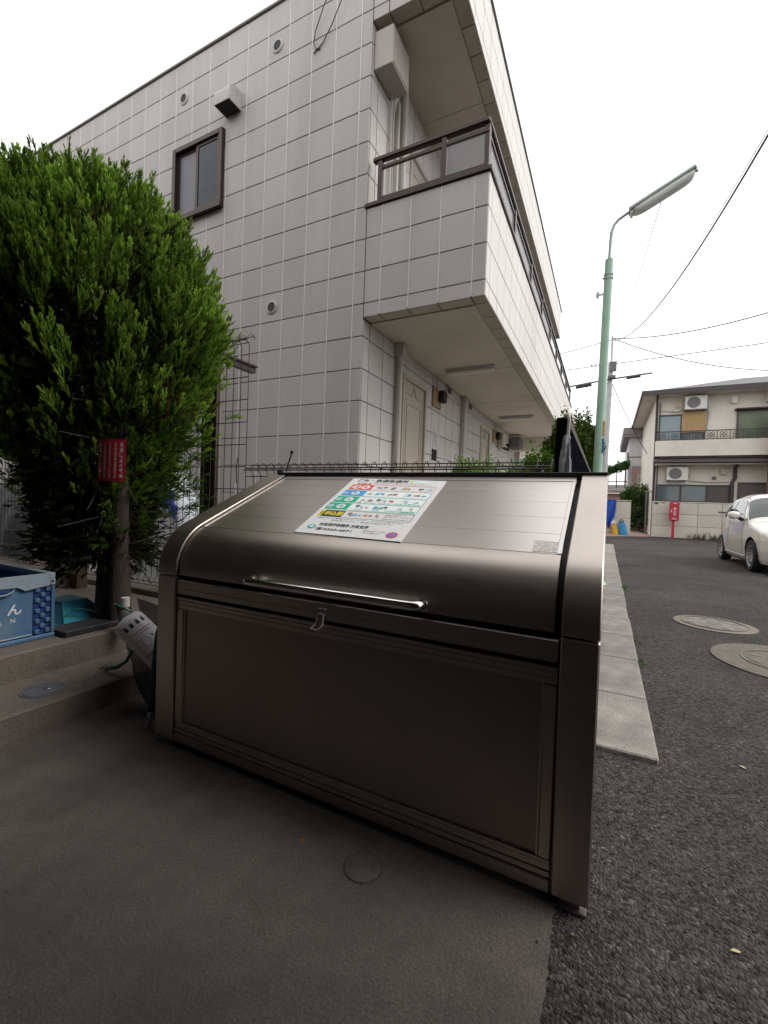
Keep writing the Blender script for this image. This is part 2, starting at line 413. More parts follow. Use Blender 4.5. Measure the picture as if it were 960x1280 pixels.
class MB:
    def __init__(s):
        s.v, s.f, s.mi = [], [], []

    def add(s, vs, fs, mi=0):
        b = len(s.v)
        s.v += [tuple(p) for p in vs]
        s.f += [tuple(b + i for i in f) for f in fs]
        s.mi += [mi] * len(fs)
        return s

    def box(s, x0, x1, y0, y1, z0, z1, ch=0.0, mi=0):
        if x0 > x1: x0, x1 = x1, x0
        if y0 > y1: y0, y1 = y1, y0
        if z0 > z1: z0, z1 = z1, z0
        if ch <= 0:
            vs = [(x, y, z) for z in (z0, z1) for y in (y0, y1) for x in (x0, x1)]
            fs = [(0, 2, 3, 1), (4, 5, 7, 6), (0, 1, 5, 4), (2, 6, 7, 3), (0, 4, 6, 2), (1, 3, 7, 5)]
            return s.add(vs, fs, mi)
        c = min(ch, (x1 - x0) * .45, (y1 - y0) * .45, (z1 - z0) * .45)
        X, Y, Z = (x0, x1), (y0, y1), (z0, z1)
        vs, idx = [], {}
        for i in (0, 1):
            for j in (0, 1):
                for k in (0, 1):
                    sx, sy, sz = (c if i == 0 else -c), (c if j == 0 else -c), (c if k == 0 else -c)
                    p = (X[i], Y[j], Z[k])
                    for a, q in enumerate(((p[0], p[1] + sy, p[2] + sz), (p[0] + sx, p[1], p[2] + sz), (p[0] + sx, p[1] + sy, p[2]))):
                        idx[i, j, k, a] = len(vs)
                        vs.append(q)
        fs = []
        for a in range(3):
            for e in (0, 1):
                ring = []
                for (p, q) in ((0, 0), (0, 1), (1, 1), (1, 0)):
                    t = [p, q]
                    t.insert(a, e)
                    ring.append(idx[t[0], t[1], t[2], a])
                fs.append(tuple(ring))
        for a in range(3):
            b, d = [(1, 2), (0, 2), (0, 1)][a]
            for p in (0, 1):
                for q in (0, 1):
                    t0, t1 = [0, 0, 0], [0, 0, 0]
                    t0[b] = t1[b] = p
                    t0[d] = t1[d] = q
                    t1[a] = 1
                    fs.append((idx[(*t0, b)], idx[(*t1, b)], idx[(*t1, d)], idx[(*t0, d)]))
        for i in (0, 1):
            for j in (0, 1):
                for k in (0, 1):
                    fs.append((idx[i, j, k, 0], idx[i, j, k, 1], idx[i, j, k, 2]))
        return s.add(vs, fs, mi)

    def prism(s, poly, axis, a, b, mi=0):
        """poly: 2-D outline in the two other axes (in x,y,z order), swept from a to b along axis."""
        n = len(poly)
        def P(u, v, w):
            t = [u, v]
            t.insert(axis, w)
            return tuple(t)
        vs = [P(u, v, a) for u, v in poly] + [P(u, v, b) for u, v in poly]
        fs = [tuple(range(n)), tuple(range(n, 2 * n))] + [(i, (i + 1) % n, n + (i + 1) % n, n + i) for i in range(n)]
        return s.add(vs, fs, mi)

    def tube(s, pts, r, n=8, caps=True, mi=0):
        pts = [Vector(p) for p in pts]
        rs = r if isinstance(r, (list, tuple)) else [r] * len(pts)
        rings, vs = [], []
        ref = None
        for i, p in enumerate(pts):
            d = (pts[min(i + 1, len(pts) - 1)] - pts[max(i - 1, 0)]).normalized()
            if ref is None:
                ref = d.orthogonal().normalized()
            ref = (ref - d * ref.dot(d))
            if ref.length < 1e-6:
                ref = d.orthogonal()
            ref.normalize()
            b = d.cross(ref)
            for k in range(n):
                a = 2 * PI * k / n
                vs.append(p + (ref * math.cos(a) + b * math.sin(a)) * rs[i])
        fs = []
        for i in range(len(pts) - 1):
            for k in range(n):
                fs.append((i * n + k, i * n + (k + 1) % n, (i + 1) * n + (k + 1) % n, (i + 1) * n + k))
        if caps:
            fs.append(tuple(range(n)))
            fs.append(tuple(range((len(pts) - 1) * n, len(pts) * n)))
        return s.add(vs, fs, mi)

    def lathe(s, prof, c, axis=2, n=24, mi=0, flip=1, cap=True):
        """prof: (radius, height) list turned about an axis through c."""
        vs, fs = [], []
        for r, h in prof:
            for k in range(n):
                a = 2 * PI * k / n
                t = [r * math.cos(a), r * math.sin(a)]
                t.insert(axis, h * flip)
                vs.append((c[0] + t[0], c[1] + t[1], c[2] + t[2]))
        for i in range(len(prof) - 1):
            for k in range(n):
                fs.append((i * n + k, i * n + (k + 1) % n, (i + 1) * n + (k + 1) % n, (i + 1) * n + k))
        if cap and prof[0][0] > 1e-5:
            fs.append(tuple(range(n)))
        if cap and prof[-1][0] > 1e-5:
            fs.append(tuple(range((len(prof) - 1) * n, len(prof) * n)))
        return s.add(vs, fs, mi)

    def ellipsoid(s, c, r, nu=16, nv=10, mi=0, noise=0.0, power=1.0):
        vs, fs = [], []
        for j in range(nv + 1):
            t = PI * j / nv - PI / 2
            for i in range(nu):
                a = 2 * PI * i / nu
                k = 1 + noise * (random.random() - .5)
                cx = math.copysign(abs(math.cos(t)) ** power, math.cos(t))
                vs.append((c[0] + r[0] * cx * math.cos(a) * k, c[1] + r[1] * cx * math.sin(a) * k, c[2] + r[2] * math.copysign(abs(math.sin(t)) ** power, math.sin(t)) * k))
        for j in range(nv):
            for i in range(nu):
                fs.append((j * nu + i, j * nu + (i + 1) % nu, (j + 1) * nu + (i + 1) % nu, (j + 1) * nu + i))
        return s.add(vs, fs, mi)

    def grid(s, fn, nu, nv, mi=0):
        vs = [fn(i / nu, j / nv) for j in range(nv + 1) for i in range(nu + 1)]
        fs = [(j * (nu + 1) + i, j * (nu + 1) + i + 1, (j + 1) * (nu + 1) + i + 1, (j + 1) * (nu + 1) + i) for j in range(nv) for i in range(nu)]
        return s.add(vs, fs, mi)

    def mesh(s, name, mats, org=(0, 0, 0), smooth=None, recalc=True, weld=0.0):
        me = bpy.data.meshes.new(name)
        me.from_pydata([(x - org[0], y - org[1], z - org[2]) for x, y, z in s.v], [], s.f)
        if not isinstance(mats, (list, tuple)):
            mats = [mats]
        for m in mats:
            me.materials.append(M[m] if isinstance(m, str) else m)
        if any(s.mi):
            me.polygons.foreach_set('material_index', s.mi)
        if recalc or weld:
            bm = bmesh.new()
            bm.from_mesh(me)
            if weld:
                bmesh.ops.remove_doubles(bm, verts=bm.verts, dist=weld)
            if recalc:
                bmesh.ops.recalc_face_normals(bm, faces=bm.faces)
            bm.to_mesh(me)
            bm.free()
        if smooth is not None:
            me.polygons.foreach_set('use_smooth', [True] * len(me.polygons))
            me.set_sharp_from_angle(angle=math.radians(smooth))
        me.update()
        return me

    def build(s, name, mats, parent=None, smooth=None, recalc=True, weld=0.0, org=None, **props):
        o_ = ORG.get(parent.name, (0, 0, 0)) if parent else (org or (0, 0, 0))
        ob = bpy.data.objects.new(name, s.mesh(name, mats, o_, smooth, recalc, weld))
        COL.objects.link(ob)
        if parent:
            ob.parent = parent
            ORG[ob.name] = o_
        else:
            ob.location = o_
            ORG[ob.name] = o_
        for k, v in props.items():
            ob[k] = v
        return ob


def link(name, me, parent, loc, **props):
    ob = bpy.data.objects.new(name, me)
    COL.objects.link(ob)
    ob.parent = parent
    ob.location = loc
    for k, v in props.items():
        ob[k] = v
    return ob


def thing(name, loc, label=None, category=None, group=None, kind=None, rotz=None):
    o = bpy.data.objects.new(name, None)
    COL.objects.link(o)
    o.empty_display_size = 0.1
    o.location = loc
    ORG[o.name] = tuple(loc)
    if rotz is not None:
        o.rotation_euler = (0, 0, rotz)
        ORG[o.name] = (0, 0, 0)
    tag(o, label, category, group, kind)
    return o


def tag(o, label=None, category=None, group=None, kind=None):
    for k, v in (('label', label), ('category', category), ('group', group), ('kind', kind)):
        if v:
            o[k] = v
    return o


def copy_tree(o, parent=None, loc=None):
    c = o.copy()
    COL.objects.link(c)
    c.parent = parent
    if loc is not None:
        c.location = loc
    for ch in list(o.children):
        copy_tree(ch, c)
    return c


def text_mesh(body, size, bold=0.0):
    cu = bpy.data.curves.new('lettering', 'FONT')
    cu.body = body
    cu.size = size
    cu.offset = bold
    cu.align_x = 'LEFT'
    cu.resolution_u = 2
    ob = bpy.data.objects.new('lettering', cu)
    COL.objects.link(ob)
    dg = bpy.context.evaluated_depsgraph_get()
    me = bpy.data.meshes.new_from_object(ob.evaluated_get(dg))
    V = np.array([v.co[:] for v in me.vertices]).reshape(-1, 3)
    Fc = [tuple(p.vertices) for p in me.polygons]
    bpy.data.objects.remove(ob)
    bpy.data.curves.remove(cu)
    bpy.data.meshes.remove(me)
    return V, Fc


def put_text(mb, body, fn, x0, y0, w, h, mi=0, bold=0.0, vertical=False):
    """lettering fitted into the box x0..x0+w, y0..y0+h of a surface given by fn(u, v)"""
    V, Fc = text_mesh(body, 1.0, bold)
    if len(V) == 0:
        return
    lo, hi = V.min(0), V.max(0)
    for_w = max(hi[0] - lo[0], 1e-6)
    for_h = max(hi[1] - lo[1], 1e-6)
    vs = [fn(x0 + (p[0] - lo[0]) / for_w * w, y0 + (p[1] - lo[1]) / for_h * h) for p in V]
    mb.add(vs, Fc, mi)


def catenary(p0, p1, sag, n=24):
    p0, p1 = Vector(p0), Vector(p1)
    return [p0.lerp(p1, i / n) - Vector((0, 0, sag * 4 * (i / n) * (1 - i / n))) for i in range(n + 1)]


def rnd(a, b):
    return a + (b - a) * random.random()


# ================================================================== SETTING
MB().add([(-250, -250, 0), (250, -250, 0), (250, 320, 0), (-250, 320, 0)], [(0, 1, 2, 3)]).build('road', 'asphalt', kind='structure')
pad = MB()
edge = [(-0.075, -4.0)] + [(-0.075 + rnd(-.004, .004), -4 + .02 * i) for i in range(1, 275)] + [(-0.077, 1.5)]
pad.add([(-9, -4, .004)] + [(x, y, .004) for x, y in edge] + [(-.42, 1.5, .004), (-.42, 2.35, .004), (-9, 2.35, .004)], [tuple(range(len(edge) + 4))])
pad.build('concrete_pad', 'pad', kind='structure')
MB().add([(-9, 2.36, .006), (-.41, 2.36, .006), (-.41, 15, .006), (-9, 15, .006)], [(0, 1, 2, 3)]).build('yard_ground', 'yard', kind='structure')

kerb = thing('kerb', (0, 0, 0), kind='structure')
kme = {}
y = 2.045
kj = [2.045, 2.675, 3.345, 3.965, 4.62, 5.245, 5.9, 6.53, 7.15, 7.8, 8.45, 9.1, 9.75, 10.4, 11.05, 11.7, 12.35, 13, 13.65, 14.3, 14.9]
for a, b in zip(kj[:-1], kj[1:]):
    w = round(b - a - .008, 3)
    if w not in kme:
        kme[w] = MB().box(-.31, .31, -w / 2, w / 2, -.08, .022, ch=.006).mesh('kerb_stone', 'kerb')
    o = link('kerb_stone', kme[w], kerb, (-.087 + rnd(-.004, .004), (a + b) / 2, rnd(-.003, .003)))
    o.rotation_euler = (rnd(-.004, .004), rnd(-.006, .006), rnd(-.004, .004))

steps = thing('steps', (0, 0, 0), kind='structure')
MB().box(-9, -2.047, -4, 2.12, -.05, .12, ch=.008).build('lower_step', 'step', steps)
MB().box(-9, -2.393, -4, 2.115, .05, .252, ch=.008).build('upper_step', 'step', steps)
MB().box(-9, -.42, 2.121, 2.30, -.05, .295, ch=.006).build('fence_footing', 'step', steps)

# ================================================================== GARBAGE BIN
BX0, BX1, BY = -1.613, 0.0, 1.175
AN = math.radians(24.96)
SLO = Vector((0, math.cos(AN), math.sin(AN)))
SN = Vector((0, -math.sin(AN), math.cos(AN)))
LO = Vector((0, 1.172, 0.834))


def lidp(x, s, off=0.0):
    p = LO + SLO * s + SN * off
    return (x, p.y, p.z)


def bin_profile(off=0.0, n=10, top=0.728, z0=.02, zmin=None):
    """front-and-top outline of the bin in (y, z), pushed in by off"""
    R = .21
    t = R * math.tan(math.radians(32.52))
    pts = []
    c = (1.172 + R, 0.834 - t)
    for i in range(n + 1):
        a = math.radians(180 - (90 - 24.96) * i / n)
        pts.append((c[0] + (R - off) * math.cos(a), c[1] + (R - off) * math.sin(a)))
    e = LO + SLO * top - SN * off
    return pts, (e.y, e.z)


bin_ = thing('garbage_bin', (-.8065, 1.45, 0), 'bronze brown metal garbage collection bin with sloping lid and chrome handle', 'garbage bin')
prof, etop = bin_profile(0)
for sgn, xa, xb in ((-1, BX0, -1.509), (1, -.089, BX1)):
    # lower post and the cap that carries the lid's curve
    MB().box(xa, xb, 1.172, 1.235, .03, .683, ch=.004).build('side_post', 'bronze', bin_)
    cap = MB().prism([(1.172, .687)] + prof + [etop, (etop[0] + .006, etop[1] - .02), (1.835, .687)], 0, xa, xb)
    bm_cap = cap.build('side_cap', 'bronze', bin_, smooth=25)
    bv = bm_cap.modifiers.new('edge', 'BEVEL')
    bv.width = .0035
    bv.segments = 2
    bv.limit_method = 'ANGLE'
    bv.angle_limit = math.radians(50)
    x1 = xa + .02 if sgn < 0 else xa + .045
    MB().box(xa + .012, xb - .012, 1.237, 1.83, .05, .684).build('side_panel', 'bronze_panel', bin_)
    MB().box(xa + .02, xb - .02, 1.19, 1.25, .0, .029).box(xa + .005, xb - .005, 1.178, 1.262, .004, .010).build('foot', 'steel', bin_)
    MB().box(xa + .02, xb - .02, 1.74, 1.80, .0, .049).build('foot', 'steel', bin_)
MB().box(BX0 + .02, BX1 - .02, 1.80, 1.832, .05, 1.10).build('back_panel', 'bronze_panel', bin_)
MB().box(BX0 + .11, BX1 - .095, 1.20, 1.795, .06, .085).build('bottom_panel', 'black', bin_)
LX0, LX1 = -1.499, -.106
lp, _ = bin_profile(.010, 12)
front = [(1.182, .690)] + lp
e = LO + SLO * .125 - SN * .010
front.append((e.y, e.z))
lipt = [(p[0] + .010, p[1]) for p in front[:1]] + [(y_ + .010, z_ - .004) for y_, z_ in front[1:]]
MB().prism(front + lipt[::-1], 0, LX0, LX1).build('lid_front', 'bronze', bin_, smooth=30)
cuts = [.125, .243, .355, .473, .587, .669]
for a, b in zip(cuts[:-1], cuts[1:]):
    pl = MB()
    r_ = [(a + .0002, -.0099), (a + .0010, -.0095), (b - .0010, -.0095), (b - .0002, -.0099), (b - .0002, -.024), (a + .0002, -.024)]
    pl.prism([(lidp(0, s_, o_)[1], lidp(0, s_, o_)[2]) for s_, o_ in r_], 0, LX0 + .012, LX1 - .012)
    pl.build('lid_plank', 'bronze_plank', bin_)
for xa, xb in ((LX0, LX0 + .011), (LX1 - .011, LX1)):
    MB().prism([(lidp(0, s_, o_)[1], lidp(0, s_, o_)[2]) for s_, o_ in ((.127, -.008), (.668, -.008), (.668, -.03), (.127, -.03))], 0, xa, xb).build('lid_edge', 'bronze_plank', bin_)
MB().prism([(lidp(0, s_, o_)[1], lidp(0, s_, o_)[2]) for s_, o_ in ((.670, -.008), (.722, -.006), (.722, -.03), (.670, -.03))], 0, LX0, LX1).build('lid_rim', 'bronze_plank', bin_)
MB().box(BX0 + .05, BX1, 1.815, 1.842, 1.115, 1.146, ch=.003).build('hinge_strip', 'black', bin_)
inner = [(1.20, .665)] + [(y_ + .022, z_ - .012) for y_, z_ in lp] + [lidp(0, .70, -.032)[1:], (1.79, .665)]
MB().prism(inner, 0, -1.5085, -.0895).build('lid_lining', 'black', bin_)
# front: rails, frame, recessed panel
FX0, FX1 = -1.505, -.093
MB().box(FX0, FX1, 1.179, 1.215, .614, .672, ch=.003).box(FX0, FX1, 1.176, 1.18, .634, .637).build('front_rail', 'bronze', bin_)
MB().box(FX0, FX1, 1.196, 1.21, .6035, .6135).build('rubber_gap', 'black', bin_)
fr = MB()
for z0, z1, yy in ((.590, .603, 1.180), (.574, .590, 1.1815), (.556, .574, 1.183)):
    fr.box(FX0, FX1, yy, 1.214, z0 + .0004, z1, ch=.0015)
fr.build('frame_top', 'bronze', bin_)
MB().box(FX0, -1.470, 1.181, 1.214, .1085, .5555, ch=.003).box(-1.4695, -1.464, 1.1855, 1.214, .1085, .5555).build('frame_stile', 'bronze', bin_)
MB().box(-.124, FX1, 1.181, 1.214, .1085, .5555, ch=.003).box(-.1295, -.1245, 1.1855, 1.214, .1085, .5555).build('frame_stile', 'bronze', bin_)
fb = MB()
for z0, z1, yy in ((.098, .108, 1.1825), (.079, .098, 1.1845), (.063, .079, 1.1815)):
    fb.box(FX0, FX1, yy, 1.214, z0 + .0004, z1, ch=.0015)
fb.build('frame_bottom', 'bronze', bin_)
MB().box(FX0, FX1, 1.178, 1.214, .026, .061, ch=.003).build('bottom_rail', 'bronze', bin_)
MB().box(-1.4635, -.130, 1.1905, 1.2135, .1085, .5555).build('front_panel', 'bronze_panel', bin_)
# handle
hz, hy = .716, 1.130
hp = []
for k in range(7):
    a = PI / 2 * k / 6
    hp.append((-1.108 + .03 * (1 - math.sin(a)) - .03, hy + .03 * (1 - math.cos(a + PI / 2 * 0)) * 0 + .03 * math.cos(a) , hz))
hpts = [(-1.112, 1.182, hz - .002)] + [(-1.112 + .03 * (1 - math.cos(PI / 2 * k / 6)), hy + .03 - .03 * math.sin(PI / 2 * k / 6), hz) for k in range(7)]
hpts += [(-1.082 + (.594) * k / 12, hy, hz) for k in range(1, 12)]
hpts += [(-.488 + .03 * math.sin(PI / 2 * k / 6), hy + .03 - .03 * math.cos(PI / 2 * k / 6), hz) for k in range(7)] + [(-.458, 1.182, hz - .002)]
hnd = MB().tube(hpts, .0142, 14).build('handle', 'chrome', bin_, smooth=60)
for hx in (-1.112, -.458):
    MB().lathe([(.019, 0), (.019, .006), (.013, .010)], (hx, 1.1815, hz - .002), axis=1, n=16, flip=-1).build('flange', 'steel', hnd, smooth=40)
# latch
la = MB().box(-.822, -.792, 1.171, 1.1785, .628, .655, ch=.002).box(-.818, -.798, 1.165, 1.171, .600, .640, ch=.003)
lat = la.build('latch', 'alloy', bin_)
MB().tube([(-.818, 1.168, .636), (-.822, 1.163, .606), (-.834, 1.152, .590), (-.806, 1.150, .588), (-.795, 1.160, .606), (-.797, 1.168, .636)], .0028, 6).build('latch_loop', 'ventwhite', lat, smooth=60)
MB().box(-.824, -.786, 1.1745, 1.1815, .708, .713).box(-.824, -.818, 1.1745, 1.1815, .713, .724).box(-.792, -.786, 1.1745, 1.1815, .713, .724).build('strike_plate', 'steel', bin_)
# rivets
MB().box(-.66, -.20, 1.1786, 1.181, .640, .6408).build('scratch_line', 'black', bin_) if False else None

# poster lying on the lid
C4 = {'TL': (-1.075, .683), 'TR': (-.607, .655), 'BR': (-.590, .122), 'BL': (-1.030, .136)}


def post(u, v, off=0.0):
    """u 0..1 across, v 0..1 from the bottom edge to the top"""
    b = ((1 - u) * C4['BL'][0] + u * C4['BR'][0], (1 - u) * C4['BL'][1] + u * C4['BR'][1])
    t = ((1 - u) * C4['TL'][0] + u * C4['TR'][0], (1 - u) * C4['TL'][1] + u * C4['TR'][1])
    return lidp(b[0] + (t[0] - b[0]) * v, b[1] + (t[1] - b[1]) * v, -.0082 + off)


poster = thing('notice_poster', (-.83, 1.5, 1.0), 'white garbage sorting notice with coloured rows stuck on the bin lid', 'poster')
sh = MB()
n = 10
sh.grid(lambda u, v: post(u, v, .0015), 6, 6)
sh.grid(lambda u, v: post(u, v, -.0006), 6, 6)
for e_ in ([(u / 6, 0) for u in range(7)], [(1, u / 6) for u in range(7)], [(1 - u / 6, 1) for u in range(7)], [(0, 1 - u / 6) for u in range(7)]):
    for p_, q_ in zip(e_[:-1], e_[1:]):
        sh.add([post(*p_, -.0006), post(*q_, -.0006), post(*q_, .0015), post(*p_, .0015)], [(0, 1, 2, 3)])
sh.build('card', 'poster', poster, weld=.0001)
LAY = [0.0019]


def rect(mb, u0, v0, u1, v1, off=.0019, mi=0):
    mb.add([post(u0, v0, off), post(u1, v0, off), post(u1, v1, off), post(u0, v1, off)], [(0, 1, 2, 3)], mi)


def disc(mb, u, v, r, asp=.82, off=.0023, mi=0, n=18):
    mb.add([post(u + r * math.cos(2 * PI * k / n), v + r * asp * math.sin(2 * PI * k / n), off) for k in range(n)], [tuple(range(n))], mi)


RED, BLU, GRN, BLK, YEL, WHT, TEAL = (.68, .10, .07), (.05, .36, .72), (.01, .44, .26), (.03, .03, .03), (.85, .72, .02), (.82, .82, .82), (.0, .42, .36)
blocks = MB()
mats_b = [ink(RED), ink(BLU), ink(GRN), ink(BLK), ink(YEL), ink(WHT), ink((.74, .86, .84)), ink((.86, .93, .90)), ink((.66, .80, .30)), ink((.55, .75, .85))]
rect(blocks, .11, .868, .27, .900, mi=0)
rect(blocks, .07, .755, .32, .862, mi=0)
rect(blocks, .06, .630, .30, .742, mi=1)
rect(blocks, .05, .505, .29, .618, mi=2)
rect(blocks, .04, .380, .28, .493, mi=2)
rect(blocks, .05, .255, .30, .362, mi=3)
rect(blocks, .05, .255, .085, .362, off=.0021, mi=4)
for v0, v1, u0 in ((.630, .742, .31), (.505, .618, .30), (.380, .493, .29)):
    rect(blocks, u0, v0, .95, v1, mi=7)
rect(blocks, .66, .930, .69, .985, mi=8)
rect(blocks, .70, .930, .86, .985, mi=6)
for (u, v, r) in ((.145, .808, .048), (.245, .808, .048), (.20, .686, .046), (.20, .561, .046), (.19, .436, .046)):
    disc(blocks, u, v, r, mi=5)
blocks.build('colour_block', mats_b, poster, recalc=False, kind='stuff')
lines = MB()
mats_l = [ink(RED), ink(GRN), ink(BLK), ink((.10, .45, .55))]
for v0, v1, c in ((.752, .866, 0), (.252, .366, 2), (.627, .745, 3), (.502, .621, 1), (.377, .496, 1)):
    rect(lines, .30, v0, .955, v0 + .004, mi=c)
    rect(lines, .952, v0, .957, v1, mi=c)
    rect(lines, .30, v1 - .004, .955, v1, mi=c)
rect(lines, .72, .640, .725, .735, mi=3)
lines.build('printed_line', mats_l, poster, recalc=False, kind='stuff')
txt = MB()
mats_t = [ink(BLK), ink(RED), ink(WHT), ink(YEL), ink(TEAL), ink(BLU)]
pf = lambda u, v: post(u, v, .0026)
put_text(txt, 'ごみ・資源集積所', pf, .08, .928, .56, .058, 0, .02)
put_text(txt, '収集日の朝８時までに決められた日に出してください', pf, .28, .905, .55, .017, 0)
put_text(txt, 'ごみは分別して収集日の当日に出してください', pf, .30, .874, .62, .020, 1)
put_text(txt, '第１週', pf, .125, .873, .12, .022, 2, .01)
put_text(txt, '可燃', pf, .076, .78, .018, .055, 2)
put_text(txt, '月', pf, .118, .782, .054, .052, 1, .02)
put_text(txt, '木', pf, .218, .782, .054, .052, 1, .02)
put_text(txt, '不燃', pf, .068, .655, .05, .05, 2, .02)
put_text(txt, '第２', pf, .172, .690, .055, .030, 5, .02)
put_text(txt, '水', pf, .180, .655, .04, .030, 5, .02)
put_text(txt, '資源', pf, .058, .530, .06, .055, 2, .02)
put_text(txt, '火', pf, .176, .535, .048, .050, 4, .02)
put_text(txt, '資源', pf, .048, .405, .06, .055, 2, .02)
put_text(txt, '金', pf, .166, .412, .048, .050, 4, .02)
put_text(txt, '申込制', pf, .105, .275, .185, .068, 3, .03)
put_text(txt, '粗大', pf, .054, .280, .026, .060, 0, .01)
put_text(txt, '古紙　びん・かん　ダンボール', pf, .31, .508, .34, .022, 4, .01)
put_text(txt, 'ペットボトル', pf, .69, .508, .25, .028, 4, .02)
put_text(txt, 'びん', pf, .36, .385, .07, .022, 4, .01)
put_text(txt, 'かん', pf, .54, .385, .07, .022, 4, .01)
put_text(txt, 'プラスチック製容器包装', pf, .66, .385, .28, .024, 4, .02)
put_text(txt, '収集は有料です', pf, .70, .330, .20, .016, 0)
put_text(txt, '☎５２９６－７０００', pf, .70, .300, .24, .020, 0, .01)
put_text(txt, '事前に申し込みが必要です', pf, .70, .268, .24, .016, 0)
put_text(txt, '収集日以外の日や収集後には出さないでください。まわりの人の迷惑になります。', pf, .08, .222, .84, .018, 0)
put_text(txt, '事業系のごみ・資源は有料です。', pf, .24, .194, .60, .015, 0)
put_text(txt, '杉並清掃事務所 方南支所', pf, .17, .115, .48, .046, 0, .02)
put_text(txt, '☎3323-4571', pf, .17, .050, .36, .040, 0, .02)
put_text(txt, '資源の持ち去りは禁止です。見かけた場合は', pf, .63, .085, .20, .016, 0)
put_text(txt, '下記までご連絡ください', pf, .63, .058, .16, .016, 0)
txt.build('lettering', mats_t, poster, recalc=False, kind='stuff')
pics = MB()
pc = [ink(c) for c in ((.12, .12, .13), (.35, .33, .32), (.62, .48, .28), (.62, .20, .10), (.15, .42, .65), (.80, .42, .08), (.30, .22, .18), (.65, .66, .68), (.72, .32, .22), (.20, .45, .30))]
ch_ = {.808: [(.40, 1), (.46, 0), (.55, 0), (.66, 2), (.70, 2), (.83, 0), (.91, 7)], .69: [(.36, 2), (.44, 4), (.49, 4), (.57, 6), (.62, 1), (.76, 4), (.81, 5), (.84, 3), (.90, 4)],
       .565: [(.35, 1), (.43, 6), (.51, 0), (.57, 7), (.64, 3), (.78, 7), (.88, 7)], .440: [(.36, 0), (.40, 7), (.46, 8), (.55, 4), (.60, 9), (.64, 0), (.78, 7), (.88, 2)], .31: [(.36, 6), (.41, 4), (.46, 7), (.52, 8), (.57, 1), (.63, 1)]}
for v, row in ch_.items():
    for u, c in row:
        k = random.choice((0, 1, 2))
        if k == 0:
            disc(pics, u, v + rnd(-.01, .02), rnd(.016, .028), rnd(.5, .9), mi=c, n=10)
        else:
            a = rnd(-.02, .02)
            w_, h_ = rnd(.018, .032), rnd(.012, .028)
            pics.add([post(u - w_, v - h_ + a, .0023), post(u + w_, v - h_ - a, .0023), post(u + w_ * .8, v + h_, .0023), post(u - w_ * .9, v + h_ + a, .0023)], [(0, 1, 2, 3)], c)
        disc(pics, u + .012, v - .012, .012, .7, off=.0025, mi=(c + 7) % 10, n=8)
pics.build('picture', pc, poster, recalc=False, kind='stuff')
lg = MB()
disc(lg, .115, .092, .040, .8, off=.0022, mi=0)
disc(lg, .115, .096, .022, .8, off=.0026, mi=1)
disc(lg, .895, .068, .050, .8, off=.0022, mi=2)
disc(lg, .895, .068, .037, .8, off=.0026, mi=3)
lg.add([post(.862, .092, .003), post(.872, .100, .003), post(.928, .044, .003), post(.918, .036, .003)], [(0, 1, 2, 3)], 2)
lg.build('emblem', [ink(TEAL), ink(WHT), ink((.70, .10, .14)), ink((.16, .22, .62))], poster, recalc=False)

stk = MB()
stk.add([lidp(-.184, .131, -.0086), lidp(-.104, .131, -.0086), lidp(-.106, .193, -.0086), lidp(-.186, .196, -.0086)], [(0, 1, 2, 3)])
stk.add([lidp(-.184, .131, -.0094), lidp(-.104, .131, -.0094), lidp(-.106, .193, -.0094), lidp(-.186, .196, -.0094)], [(0, 1, 2, 3)])
tag(stk.build('sticker', 'sealgrey', recalc=False, org=(0, 0, 0)), 'small weathered speckled sticker at the lower right corner of the bin lid', 'sticker')
tie = MB().tube([(-1.492, 1.80, 1.146), (-1.478, 1.80, 1.19), (-1.457, 1.80, 1.248)], [.003, .0035, .004], 6)
tie.lathe([(.008, 0), (.010, .006), (.006, .014)], (-1.457, 1.80, 1.243), n=8)
tie.build('cable_tie', 'black', label='black cable tie end sticking up at the left top corner of the bin', category='cable tie')


# ================================================================== MESH FENCES
def fence_wire(z0, z1, low_hook=True):
    b = []
    if low_hook:
        b += [(.045, z0 + .012), (.03, z0 - .004), (0, z0 + .004), (-.03, z0 + .045)]
    b += [(0, z0 + .09), (0, z1 - .085), (-.032, z1 - .045), (.0, z1 - .008), (.028, z1), (.046, z1 - .016), (.044, z1 - .03)]
    return MB().tube([(0, y_, z_) for y_, z_ in b], .0027, 5, caps=False)


def mesh_fence(name, x0, x1, yf, z0, z1, pitch, rails, label, low_hook=True):
    t = thing(name, ((x0 + x1) / 2, yf, z0), label, 'fence')
    me = fence_wire(z0, z1, low_hook).mesh('upright_wire', 'wire', (0, 0, z0), smooth=60)
    n_ = int((x1 - x0) / pitch)
    for i in range(n_ + 1):
        link('upright_wire', me, t, (x1 - i * pitch - (x0 + x1) / 2, 0, 0))
    for zr, yo, rr in rails:
        MB().tube([(x0, yf + yo, zr), (x1 + .004, yf + yo, zr)], rr, 6).build('cross_wire', 'wire', t, smooth=60)
    return t


